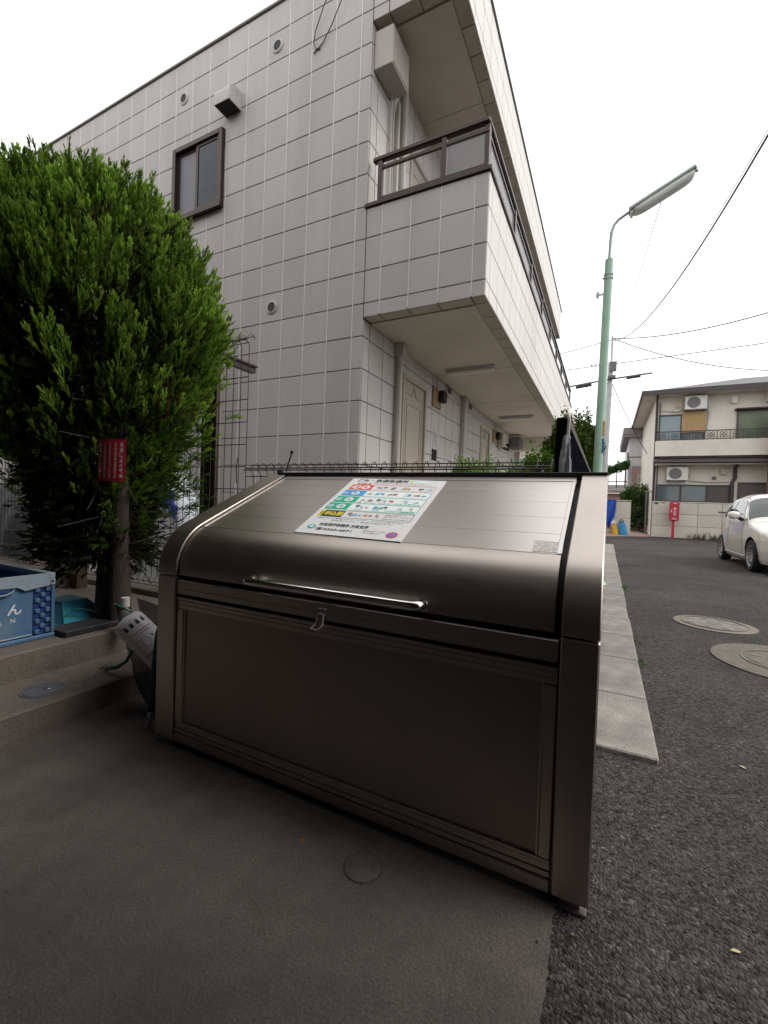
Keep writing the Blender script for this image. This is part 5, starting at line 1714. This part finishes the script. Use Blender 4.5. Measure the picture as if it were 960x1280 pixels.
for lb, segs in WIRES:
    w_ = MB()
    for a, b, sg_, r_ in segs:
        w_.tube(catenary(a, b, sg_), r_, 6)
    w_.build('overhead_wire', 'cable', smooth=60, label=lb, category='wire', group='overhead wires')
cbk = thing('aerial_cable', (0, 18.85, 6.0), 'heavy black aerial cable with dark splice boxes either side of the utility pole', 'cable')
MB().tube([(-1.9, 18.85, 5.86), (-.1, 18.85, 6.06), (1.3, 18.85, 6.16)], .03, 8).build('cable', 'cable', cbk, smooth=60)
MB().tube([(-1.28, 18.85, 5.87), (-.72, 18.85, 5.94)], .085, 10).build('splice_box', 'cable', cbk, smooth=50)
MB().tube([(.46, 18.85, 6.06), (.92, 18.85, 6.10)], .065, 10).build('splice_box', 'cable', cbk, smooth=50)
MB().tube([(-.95, 18.85, 5.86), (-.7, 18.85, 5.72), (-.3, 18.85, 5.8), (-.1, 18.85, 6.0)], .010, 6).build('slack_cable', 'cable', cbk, smooth=60)

# ================================================================== CREAM HOUSE ACROSS THE JUNCTION
hs_ = thing('cream_house', (5, 22, 0), 'old cream two storey house with dark hipped roof across the junction', 'house')
HX0, HX1, HY = 1.70, 9.6, 22.0
MB().box(HX0, HX1, HY, 30.5, 0, 6.05).build('wall', 'cream', hs_)
rfz = 6.08
ro_ = MB()
ex0, ex1, ey0, ey1 = 1.16, 10.2, 21.35, 31.1
rv = [(ex0, ey0, rfz), (ex1, ey0, rfz), (ex1, ey1, rfz), (ex0, ey1, rfz), (ex0 + 4.4, 26.2, 7.55), (ex1 - 3.6, 26.2, 7.55)]
ro_.add(rv, [(0, 1, 5, 4), (2, 3, 4, 5), (3, 0, 4), (1, 2, 5)])
ro_.build('roof', 'slate', hs_)
fa = MB()
fa.box(ex0 - .03, ex1, ey0 - .04, ey0 + .02, rfz - .17, rfz + .03).box(ex0 - .04, ex0 + .02, ey0 + .021, ey1, rfz - .17, rfz + .03)
fa.build('gutter', 'roofdark', hs_)
MB().box(ex0 + .021, ex1 - .03, ey0 + .021, ey1 - .03, rfz - .13, rfz - .09).build('eave_soffit', 'cream', hs_)
# upper balcony strip, small roof below it
MB().box(HX0 + .03, HX1 - .02, HY - .38, HY - .002, 3.40, 4.04).build('balcony_parapet', 'cream', hs_)
cn = MB()
cn.prism([(HY - .002, 3.36), (HY - .62, 3.22), (HY - .62, 3.14), (HY - .002, 3.14)], 0, HX0 - .02, HX1)
cn.build('lower_eave', 'roofdark', hs_)
MB().tube([(HX0 - .05, HY - .67, 3.13), (HX1, HY - .67, 3.11)], .055, 10).build('gutter', 'roofdark', hs_, smooth=60)
MB().box(HX0 + .06, HX1 - .05, HY - .60, HY - .002, 3.03, 3.10).build('eave_beam', 'cream', hs_)
rr1 = MB()
RY = HY - .34
rr1.box(HX0 + .05, HX1, RY - .02, RY + .02, 4.39, 4.43).box(HX0 + .05, HX1, RY - .015, RY + .015, 4.06, 4.09).box(HX0 + .05, HX0 + .09, RY - .02, RY + .02, 4.04, 4.45)
for k in range(20):
    x_ = HX0 + .07 + k * .41
    rr1.box(x_ - .012, x_ + .012, RY - .012, RY + .012, 4.09, 4.39)
rr1.build('balcony_rail', 'roofdark', hs_)
orn = MB()
for k in range(20):
    x_ = HX0 + .275 + k * .41
    for q in range(4):
        a = PI / 4 + q * PI / 2
        orn.lathe([(.040, 0), (.062, 0), (.062, .015), (.040, .015)], (x_ + .085 * math.cos(a), RY - .008, 4.24 + .085 * math.sin(a)), axis=1, n=10, cap=False)
orn.build('rail_ornament', 'roofdark', hs_, kind='stuff')


def house_window(x0, x1, z0, z1, yw, panes, sub=True, fm='roofdark'):
    f_ = MB()
    f_.box(x0, x0 + .05, yw - .06, yw - .002, z0, z1).box(x1 - .05, x1, yw - .06, yw - .002, z0, z1).box(x0 + .0501, x1 - .0501, yw - .06, yw - .002, z1 - .06, z1).box(x0 + .0501, x1 - .0501, yw - .06, yw - .002, z0, z0 + .06)
    n_ = len(panes)
    for k in range(1, n_):
        xm_ = x0 + (x1 - x0) * k / n_
        f_.box(xm_ - .03, xm_ + .03, yw - .055, yw - .003, z0 + .061, z1 - .061)
    wo_ = f_.build('window', fm, hs_)
    for k, mt in enumerate(panes):
        a, b = x0 + (x1 - x0) * k / n_ + .04, x0 + (x1 - x0) * (k + 1) / n_ - .04
        MB().box(a, b, yw - .03, yw - .02, z0 + .05, z1 - .05).build('pane', mt, wo_)
    return wo_


house_window(1.835, 3.45, 3.95, 5.18, HY, ['curtain', 'hglass'])
house_window(4.48, 5.60, 3.90, 5.22, HY, ['greencurtain'])
house_window(6.3, 7.8, 3.95, 5.2, HY, ['curtain', 'hglass'])
house_window(1.83, 4.50, 1.50, 2.24, HY, ['hglass', 'hglass', 'shutter'])
house_window(4.62, 7.0, .3, 2.35, HY, ['shutter', 'shutter'])
lv = MB()
for k in range(9):
    lv.box(3.66, 4.46, HY - .034, HY - .029, 1.58 + k * .07, 1.61 + k * .07)
lv.build('louvre_slat', 'roofdark', hs_, kind='stuff')
MB().box(4.42, 4.50, HY - .2, HY - .003, 5.2, 5.26).box(4.40, 5.66, HY - .28, HY - .003, 5.225, 5.27).build('window_hood', 'roofdark', hs_)
dpp = MB().tube([(HX0 + .04, HY - .05, .05), (HX0 + .04, HY - .05, 5.5), (HX0 + .02, HY - .3, 5.85), (HX0 + .02, HY - .6, 6.0)], .045, 8)
dpp.tube([(HX0 + .16, HY - .05, 2.2), (HX0 + .16, HY - .05, 5.7)], .02, 6)
dpp.build('downpipe', 'roofdark', hs_, smooth=60)
MB().tube([(4.5, HY - .5, 3.1), (4.5, HY - .12, 2.9), (4.5, HY - .12, 2.5), (4.42, HY - .10, 2.35), (4.40, HY - .10, .1)], .065, 8).build('downpipe', 'roofdark', hs_, smooth=60)
MB().tube([(1.9, HY - .03, 5.35), (2.5, HY - .05, 5.28), (2.72, HY - .05, 5.42)], .02, 6).tube([(3.0, HY - .04, 2.40), (3.6, HY - .04, 2.34), (4.3, HY - .04, 2.36)], .018, 6).tube([(3.46, HY - .05, 5.45), (3.56, HY - .05, 5.2), (3.5, HY - .05, 4.5)], .025, 6).build('conduit', 'cream_dark', hs_, smooth=60)
MB().box(4.28, 4.46, HY - .14, HY - .003, 5.50, 5.78, ch=.01).build('meter_box', 'acwhite', hs_)
MB().box(4.02, 4.25, HY - .10, HY - .003, 2.66, 2.93, ch=.01).build('meter_box', 'cream_dark', hs_)
MB().box(2.42, 2.66, HY - .06, HY - .003, 5.45, 5.75).build('wall_vent', 'cream_dark', hs_)
MB().box(3.78, 3.90, HY - .05, HY - .003, 2.45, 2.58).build('wall_vent', 'acfan', hs_)
MB().box(5.42, 5.9, HY - 1.0, HY - .385, 0, 4.95).build('brick_porch', 'brickbrown', hs_)
MB().prism([(HY - 1.5, 2.9), (HY - 1.0, 3.35), (HY - 1.0, 2.9)], 0, 5.32, 6.2).build('porch_awning', 'acwhite', hs_)
MB().prism([(HX0 - .3, 1.92), (HX0 - .02, 1.98), (HX0 - .02, 1.92)], 1, HY - .5, HY + .2).build('side_ledge', 'cream_dark', hs_)


def ac_unit(x0, z0, label, yw=HY):
    a_ = thing('ac_unit', (x0, yw - .35, z0), label, 'air conditioner', 'air conditioners on the cream house')
    MB().box(x0, x0 + .74, yw - .36, yw - .07, z0, z0 + .55, ch=.015).build('casing', 'acwhite', a_)
    MB().lathe([(.225, 0), (.225, .006), (0, .006)], (x0 + .29, yw - .361, z0 + .275), axis=1, n=24, flip=-1).build('fan_opening', 'fanhole', a_)
    g_ = MB()
    for rr_ in (.10, .16, .212):
        g_.lathe([(rr_, 0), (rr_ + .010, 0), (rr_ + .010, .008), (rr_, .008)], (x0 + .29, yw - .368, z0 + .275), axis=1, n=20, flip=-1, cap=False)
    g_.lathe([(.028, 0), (.028, .012), (0, .012)], (x0 + .29, yw - .368, z0 + .275), axis=1, n=12, flip=-1)
    g_.build('fan_grille', 'shutter', a_)
    MB().box(x0 + .06, x0 + .10, yw - .34, yw - .003, z0 - .05, z0 - .001).box(x0 + .62, x0 + .66, yw - .34, yw - .003, z0 - .05, z0 - .001).build('wall_bracket', 'roofdark', a_)
    MB().tube([(x0 + .74, yw - .2, z0 + .2), (x0 + .82, yw - .15, z0 + .12), (x0 + .82, yw - .05, z0 + .3)], .025, 8).build('hose', 'ventwhite', a_, smooth=60)
    return a_


ac_unit(2.70, 5.30, 'white air conditioner unit above the tan blind on the upper floor')
ac_unit(5.35, 5.50, 'white air conditioner unit at the right frame edge under the eave')
ac_unit(2.18, 2.40, 'dingy white air conditioner unit above the ground floor window')
bl = thing('bamboo_blind', (3.06, HY - .36, 4.4), 'tan bamboo blind hanging below the upper air conditioner', 'blind')
sm_ = MB().box(-.0185, .0185, -.012, .012, -.455, .455, ch=.004).mesh('reed_strip', 'bamboo')
for k in range(20):
    link('reed_strip', sm_, bl, (-.39 + k * .041, .30 - .02 * (k % 2), .455 + rnd(-.012, .012)))
MB().box(2.66, 3.47, HY - .10, HY - .085, 5.27, 5.30).build('top_rod', 'wood', bl)

bwl = thing('block_wall', (4, 21.7, 0), 'pale concrete block wall in front of the cream house', 'wall')
WY = HY - .22
MB().box(HX0 + .01, 6.6, WY + .012, HY - .004, 0, 1.47).build('mortar', 'mort2', bwl)
bw_, bh_ = .80, .485
bme = MB().box(-bw_ / 2 + .006, bw_ / 2 - .006, -.012, .03, -bh_ / 2 + .006, bh_ / 2 - .006, ch=.008).mesh('block', 'block')
for r_ in range(3):
    for c_ in range(6):
        link('block', bme, bwl, (HX0 + .42 + c_ * (bw_ + .003) - 4, WY - 21.7 + rnd(-.003, .003), .25 + r_ * (bh_ + .002)))
MB().box(HX0 - .005, 6.6, WY - .02, HY - .0045, 1.475, 1.51, ch=.006).build('coping', 'block', bwl)
MB().box(4.0, 4.42, WY - .022, WY - .0125, 1.10, 1.16).build('mail_slot', 'shutter', bwl)
MB().box(1.80, 1.93, WY - .03, WY - .0125, 1.40, 1.47).build('name_plate', 'shutter', bwl)
MB().box(2.06, 2.17, WY - .018, WY - .0125, 1.43, 1.455).build('red_plate', 'redsign', bwl)

fb_ = thing('extinguisher_box', (2.46, 21.5, 0), 'red fire extinguisher box on a red post by the block wall', 'fire extinguisher box')
MB().box(2.31, 2.64, 21.36, 21.58, .72, 1.50, ch=.03).build('box', 'red', fb_)
MB().box(2.41, 2.50, 21.43, 21.51, 0, .72).build('post', 'red', fb_)
ft = MB()
for k, chh in enumerate('消火器'):
    put_text(ft, chh, lambda u, v: (u, 21.3585, v), 2.44, 1.17 - k * .125, .09, .095, 0, .03)
put_text(ft, '消', lambda u, v: (u, 21.3585, v), 2.345, 1.06, .04, .12, 0, .02)
ft.box(2.43, 2.54, 21.354, 21.3595, 1.425, 1.455)
ft.box(2.40, 2.55, 21.354, 21.3595, .785, .810)
ft.build('lettering', 'print_white', fb_, recalc=False)
n_ = 260
P = np.stack([3.0 + 1.4 * RNG.random(n_) ** 1.0, 21.68 + RNG.random(n_) * .08, np.zeros(n_)], 1)
P = P[np.abs(np.sin(P[:, 0] * 6)) > .25]
n_ = len(P)
D = np.stack([RNG.normal(size=n_) * .25, RNG.normal(size=n_) * .25 - .1, np.ones(n_)], 1)
L = .08 + .32 * RNG.random(n_) ** 2.2
blades('grass', 'shrubleaf', P, D, L, np.full(n_, .018), np.array([.10, .13, .05])[None] * (.6 + .8 * RNG.random(n_))[:, None], kind='stuff')

# ================================================================== LEFT OF THE HOUSE
MB().add([(-.6, 19.3, .006), (1.72, 21.75, .006), (1.72, 27, .25), (-.6, 27, .25)], [(0, 1, 2, 3)]).build('brick_path', 'paver', kind='structure')
pw = thing('boundary_wall', (.3, 21.5, 0), 'pale block wall at the path with a blue sheet hung over it', 'wall')
MB().box(-1.6, .92, 21.512, 21.62, 0, 1.49).build('mortar', 'mort2', pw)
b2 = MB().box(-.385, .385, -.012, .03, -.35, .35, ch=.008).mesh('block', 'block')
for r_ in range(2):
    for c_ in range(3):
        link('block', b2, pw, (.535 - .3 - c_ * .775, 0, .375 + r_ * .71))
MB().box(-1.6, .94, 21.48, 21.64, 1.4905, 1.52, ch=.006).build('coping', 'block', pw)
pw2 = thing('boundary_wall', (1.4, 25.0, 0), 'shorter cream wall at the far end of the brick path', 'wall')
MB().box(.85, 2.3, 25.0, 25.12, .1, 1.40).build('panel', 'cream', pw2)
MB().box(.83, 2.32, 24.98, 25.14, 1.4005, 1.43).build('coping', 'block', pw2)


def cloth(name, label, cat, mt, outline_l, outline_r, y_, amp):
    """hanging cloth between two edges given as (x, z) lists from top to bottom"""
    n_ = len(outline_l) - 1

    def fn(u, v):
        k = v * n_
        i = min(int(k), n_ - 1)
        f = k - i
        l = [outline_l[i][j] + (outline_l[i + 1][j] - outline_l[i][j]) * f for j in (0, 1)]
        r = [outline_r[i][j] + (outline_r[i + 1][j] - outline_r[i][j]) * f for j in (0, 1)]
        return (l[0] + (r[0] - l[0]) * u, y_ + amp * math.sin(u * 11 + v * 2) * (.3 + v), l[1] + (r[1] - l[1]) * u)
    m_ = MB().grid(fn, 18, 16)
    m_.grid(lambda u, v: (lambda p: (p[0], p[1] + .02, p[2]))(fn(u, v)), 18, 16)
    return m_.build(name, mt, smooth=60, label=label, category=cat)


cloth('blue_sheet', 'bright blue plastic sheet draped over the pale block wall', 'sheet', 'tarp', [(.02, 1.53), (-.02, 1.2), (-.05, .8), (-.02, .55), (.08, .30)], [(.36, 1.53), (.36, 1.2), (.32, .85), (.20, .55), (.09, .28)], 21.42, .05)


def sack(name, label, mt, x0, x1, y_, h, lean, topc=None):
    t = thing(name, ((x0 + x1) / 2, y_, 0), label, 'bag', 'bags against the pale wall')
    w = (x1 - x0) / 2

    def fn(u, v):
        a = 2 * PI * u
        k = (1 - v ** 4) ** .5 * (.94 + .06 * math.sin(v * 9)) if v < 1 else .02
        c = math.copysign(abs(math.cos(a)) ** .6, math.cos(a))
        s = math.copysign(abs(math.sin(a)) ** .6, math.sin(a))
        return ((x0 + x1) / 2 - lean * v + w * c * k, y_ + .13 * s * k, .012 + h * v)
    MB().grid(fn, 20, 14).build('body', mt, t, smooth=60)
    if topc:
        MB().tube([((x0 + x1) / 2 - lean * .9, y_, h * .92), ((x0 + x1) / 2 - lean * 1.1, y_, h * 1.08), ((x0 + x1) / 2 - lean, y_, h * 1.16)], [.13, .07, .015], 9).build('gathered_top', topc, t, smooth=60)
    return t


sack('bag', 'yellow bag leaning against the pale wall beside the blue sheet', 'yellowbag', .26, .50, 21.28, .55, .10, 'sealgrey')
sack('bag', 'light blue bag leaning against the pale wall, right of the yellow one', 'bluebag', .53, .86, 21.25, .62, .12, 'acfan')
bw = thing('bicycle', (1.62, 23.2, .1), 'black bicycle wheel showing beside the house corner on the path', 'bicycle')
pts = [(1.62 + .33 * math.cos(2 * PI * k / 24), 23.2, .42 + .33 * math.sin(2 * PI * k / 24)) for k in range(25)]
MB().tube(pts, .025, 6, caps=False).build('tyre', 'black', bw, smooth=60)
sp_ = MB()
for k in range(8):
    sp_.tube([(1.62, 23.2, .42), (1.62 + .33 * math.cos(PI * k / 4), 23.2, .42 + .33 * math.sin(PI * k / 4))], .003, 4)
sp_.build('spoke', 'steel', bw)
MB().tube([(1.58, 23.0, 0.1), (1.58, 23.0, 1.95)], .04, 8).build('gate_post', 'acfan', label='slim dark post standing at the left corner of the cream house', category='post')

wh = thing('white_house', (2.2, 31, 0), 'white house with brown flat eave seen left of the cream house', 'house')
MB().box(1.06, 4.2, 30, 37, 0, 5.45).build('wall', 'whitehouse', wh)
MB().box(.72, 4.4, 29.6, 37.3, 5.452, 5.62).box(.70, 4.42, 29.55, 37.35, 5.621, 6.0).build('eave', 'shedroof', wh)
MB().box(1.25, 1.95, 29.94, 29.998, 2.5, 3.75).build('pink_panel', 'pink', wh)
w2 = MB().box(1.56, 1.92, 29.90, 29.939, 2.72, 3.2).build('window', 'acwhite', wh)
MB().box(1.60, 1.88, 29.893, 29.899, 2.77, 3.15).build('pane', 'curtain', w2)
MB().box(1.05, 4.2, 29.96, 29.999, 4.28, 4.32).box(.98, 1.059, 30.2, 30.5, 3.6, 4.6).build('trim', 'shutter', wh)
shd = thing('garden_shed', (.5, 28, 0), 'low shed with a grey sloping roof behind the pale wall', 'shed')
MB().box(-3.0, 1.15, 28, 31, 0, 2.05).build('wall', 'pink', shd)
MB().prism([(27.6, 2.05), (31.3, 2.6), (31.3, 2.72), (27.6, 2.2)], 0, -3.2, 1.3).build('roof', 'shedroof', shd)
trl = thing('trellis', (.4, 29.5, 2.2), 'green vine covered trellis above the low grey shed', 'trellis')
tt_ = MB()
for k in range(5):
    tt_.tube([(-.9 + k * .45, 29.4, 2.2), (-.9 + k * .45, 29.4, 3.25 + k * .13)], .03, 6)
tt_.tube([(-1.2, 29.4, 3.0), (1.0, 29.4, 3.75)], .045, 6).tube([(-1.2, 29.4, 2.75), (1.0, 29.4, 2.8)], .035, 6)
tt_.build('frame', 'wood', trl)
n_ = 2600
tx_ = RNG.random(n_)
P = np.stack([-1.3 + 2.35 * tx_, 29.1 + .6 * RNG.random(n_), 2.95 + .85 * tx_ + RNG.normal(size=n_) * .11], 1)
D = RNG.normal(size=(n_, 3)) + np.array([0, 0, .4])
L = .10 + .10 * RNG.random(n_)
blades('foliage', 'shrubleaf', P, D, L, L * .6, np.array([.06, .13, .04])[None] * (.5 + .9 * RNG.random(n_))[:, None], parent=trl, kind='stuff')

nh = thing('neighbour_house', (-3, 16.5, 0), 'pale house wall with a white window glimpsed past the end of the corridor', 'house')
MB().box(-6, -1.2, 16.5, 20, 0, 4.4).build('wall', 'cream_dark', nh)
w3 = MB().box(-2.95, -1.75, 16.40, 16.498, .9, 2.9).build('window', 'acwhite', nh)
for k in range(3):
    MB().box(-2.88 + k * .38, -2.58 + k * .38, 16.392, 16.399, 1.0, 2.8).build('pane', 'curtain', w3)

# ================================================================== CAR
car = thing('parked_car', (3.17, 9.44, 0), 'small rounded pearl white hatchback parked at the right side of the road', 'car', rotz=0)
CW = .813


def car_top(l):
    return np.interp(l, [0, .04, .15, .35, .7, .98, 1.12, 1.35, 1.62, 1.85, 2.3, 2.75, 3.1, 3.3, 3.44, 3.52, 3.55], [.50, .62, .72, .81, .90, .96, 1.07, 1.25, 1.41, 1.465, 1.488, 1.455, 1.37, 1.22, 1.02, .82, .60])


def car_w(l):
    return np.interp(l, [0, .05, .15, .35, .7, 1.2, 2.0, 2.8, 3.15, 3.4, 3.52, 3.55], [.46, .58, .68, .765, .80, .813, .815, .812, .785, .70, .60, .52])


def side_w(l, z, zt):
    """half width of the body side at height z"""
    k = np.interp(z, [.16, .25, .40, .58, .75, .90, .97, 1.15, 1.32, 1.49], [.92, .965, .99, 1.0, .99, .965, .945, .87, .775, .66])
    return car_w(l) * k


def car_p(l, t):
    """t 0..0.62 up the side, 0.62..1 over the shoulder to the centre line"""
    zt = float(car_top(l))
    rs = min(.14, .30 * (zt - .18))
    zsh = zt - rs
    if t < .62:
        z = .18 + (zsh - .18) * t / .62
        return (float(side_w(l, z, zt)), l, z)
    a = (t - .62) / .38 * PI / 2
    w0 = float(side_w(l, zsh, zt))
    return (w0 * math.cos(a) ** .55 if math.cos(a) > 1e-6 else 0.0, l, zsh + rs * math.sin(a) ** (1.0 if zt > 1.2 else .85))


WHEELS = [(.775, .29), (3.075, .29)]
RA = .345
for sgn in (-1, 1):
    pass
NL, NT = 150, 56
body = MB()
for sgn in (-1, 1):
    vs = []
    for i in range(NL + 1):
        l = 3.55 * i / NL
        for j in range(NT + 1):
            x_, y_, z_ = car_p(l, j / NT)
            for wl0, wz0 in WHEELS:
                if j / NT < .62 and x_ > .3:
                    d = math.hypot(y_ - wl0, z_ - wz0)
                    if RA - .028 < d < RA + .028:
                        y_, z_ = wl0 + (y_ - wl0) / d * RA, wz0 + (z_ - wz0) / d * RA
            vs.append((sgn * x_, y_, z_))
    fs = []
    for i in range(NL):
        for j in range(NT):
            q = (i * (NT + 1) + j, i * (NT + 1) + j + 1, (i + 1) * (NT + 1) + j + 1, (i + 1) * (NT + 1) + j)
            cy = sum(vs[k][1] for k in q) / 4
            cz = sum(vs[k][2] for k in q) / 4
            if j / NT < .62 and any(math.hypot(cy - a, cz - b) < RA - .004 for a, b in WHEELS):
                continue
            fs.append(q)
    body.add(vs, fs)
nose = [car_p(0, j / NT) for j in range(NT + 1)]
body.add([(x_, y_, z_) for x_, y_, z_ in nose] + [(-x_, y_, z_) for x_, y_, z_ in nose[::-1]], [tuple(range(2 * NT + 2))])
tail = [car_p(3.55, j / NT) for j in range(NT + 1)]
body.add([(x_, y_, z_) for x_, y_, z_ in tail] + [(-x_, y_, z_) for x_, y_, z_ in tail[::-1]], [tuple(range(2 * NT + 2))])
body.build('body', 'car', car, smooth=40, weld=.0008)
und = MB().box(-.62, .62, .1, 3.45, .17, .30).box(-.60, .60, .40, 1.15, .30, .68).box(-.60, .60, 2.70, 3.42, .30, .68).box(-.74, .74, 1.16, 2.69, .15, .24)
und.build('underbody', 'black', car)


def car_patch(fn, nu, nv, off=.005):
    """patch on the body given by fn(u, v) -> (l, t), lifted off the skin; returns an MB for one side"""
    m_ = MB()

    def f(u, v):
        l, t = fn(u, v)
        p = Vector(car_p(l, t))
        e = 1e-3
        a = Vector(car_p(l + e, t)) - Vector(car_p(l - e, t))
        b = Vector(car_p(l, min(t + e, .9999))) - Vector(car_p(l, t - e))
        n = a.cross(b)
        if n.length < 1e-9: n = Vector((0, 0, 1))
        n.normalize()
        if n.x * p.x < 0 or (abs(p.x) < .05 and n.z < 0): n = -n
        if n.z < -.3: n = -n
        return tuple(p + n * off)
    m_.grid(f, nu, nv)
    return m_


def tz(l, z):
    zt = float(car_top(l))
    rs = min(.14, .30 * (zt - .18))
    return .62 * (z - .18) / (zt - rs - .18)


def mirror_both(m_):
    k = len(m_.v)
    m_.v += [(-x_, y_, z_) for x_, y_, z_ in m_.v[:k]]
    m_.f += [tuple(k + i for i in f[::-1]) for f in m_.f]
    m_.mi += m_.mi
    return m_


def side_glass(l0b, l0t, l1t, l1b, zb, zoff):
    def fn(u, v):
        lb = l0b + (l1b - l0b) * u
        lt_ = l0t + (l1t - l0t) * u
        l = lb + (lt_ - lb) * v
        ztop = float(car_top(l)) - zoff
        z = zb + (ztop - zb) * v
        return l, min(tz(l, z), .66)
    return fn


for sgn in (-1, 1):
    for p_ in (car_patch(side_glass(1.33, 1.72, 2.36, 2.36, .985, .13), 16, 10, .006), car_patch(side_glass(2.43, 2.43, 2.86, 3.08, .99, .14), 12, 10, .006)):
        p_.v = [(sgn * x_, y_, z_) for x_, y_, z_ in p_.v]
        p_.build('side_window', 'carglass', car, smooth=60)
ws = mirror_both(car_patch(lambda u, v: (1.06 + .52 * v, .69 + .30999 * u), 14, 12, .006))
ws.build('windscreen', 'carglass', car, smooth=60, weld=.002)
sr = MB()
for sgn in (-1, 1):
    # door seams and belt line
    for pts in ([(1.30, z_) for z_ in np.linspace(.30, .95, 9)], [(2.40, z_) for z_ in np.linspace(.36, .95, 9)], [(l_, .30) for l_ in np.linspace(1.30, 2.34, 10)]):
        sr.tube([(sgn * (side_w(l_, z_, 0) + .0005), l_, z_) for l_, z_ in pts], .004, 4)
sr.build('door_seam', 'acfan', car)
for sgn in (-1, 1):
    sk = MB().tube([(sgn * (side_w(l_, .24, 0) + .004), l_, .245) for l_ in np.linspace(1.16, 2.70, 12)], .016, 6)
    sk.build('side_sill', 'alloy', car, smooth=60)
    dh = MB().tube([(sgn * (side_w(2.10, .87, 0) + .014), 2.10, .865), (sgn * (side_w(2.25, .87, 0) + .016), 2.18, .87), (sgn * (side_w(2.25, .87, 0) + .014), 2.27, .868)], .014, 8)
    dh.build('door_handle', 'chrome', car, smooth=60)
    mr_ = MB().ellipsoid((sgn * .93, 1.40, 1.02), (.105, .075, .078), 18, 12, power=.9).build('wing_mirror', 'car', car, smooth=60)
    MB().tube([(sgn * .78, 1.42, .93), (sgn * .88, 1.41, .985)], [.035, .03], 8).build('mirror_arm', 'black', mr_, smooth=60)
    hl = MB().ellipsoid((sgn * .575, .13, .715), (.115, .07, .11), 18, 12).build('headlight', 'lens', car, smooth=60)
    MB().lathe([(.118, -.01), (.135, 0), (.128, .014), (.113, .01)], (sgn * .575, .135, .715), axis=1, n=24, cap=False).build('headlight_rim', 'chrome', hl, smooth=60)
    MB().ellipsoid((sgn * .62, .10, .50), (.07, .05, .055), 14, 10).build('fog_light', 'lens', car, smooth=60)
    MB().ellipsoid((sgn * .66, 3.44, .78), (.06, .06, .11), 12, 10).build('tail_light', 'redsign', car, smooth=60)
MB().box(-.26, .26, -.012, .0, .42, .52).build('number_plate', 'ventwhite', car)
MB().tube([(-.5, .02, .40), (0, -.015, .39), (.5, .02, .40)], .02, 8).build('bumper_trim', 'chrome', car, smooth=60)
wme = {}
for sgn in (-1, 1):
    for wl_y, wz_ in WHEELS:
        cx = sgn * .715
        ty = MB().lathe([(.20, -.085), (.275, -.088), (.29, -.06), (.29, .06), (.275, .088), (.20, .085)], (cx, wl_y, .29), axis=0, n=36, cap=False)
        wh_ = ty.build('wheel', 'tyre', car, smooth=40)
        MB().lathe([(.0, .045), (.06, .05), (.10, .062), (.17, .070), (.198, .084), (.203, .07), (.203, -.05)], (cx, wl_y, .29), axis=0, n=32, flip=sgn, cap=False).build('wheel_cover', 'alloy', wh_, smooth=40)
        hol = MB()
        for k in range(12):
            a = 2 * PI * k / 12
            hol.ellipsoid((cx + sgn * .070, wl_y + .145 * math.cos(a), .29 + .145 * math.sin(a)), (.006, .022, .022), 8, 6)
        hol.build('cover_hole', 'black', wh_)

# ================================================================== UNSEEN BLOCK, CANOPY AND SIDE WALLS ADDED FOR SHADE (behind the camera)
eb = MB()
eb.box(-12, 4.5, -4.6, -1.0, 0, 6.2)
eb.box(-12, 2.6, -.999, 1.0, 3.45, 3.75)
eb.box(.34, .5, -.999, 1.0, 0, 3.449)
eb.box(-4.5, -4.3, -.999, 1.2, 0, 3.449)
eb.build('unseen_shade_wall', 'shadewall', kind='structure')
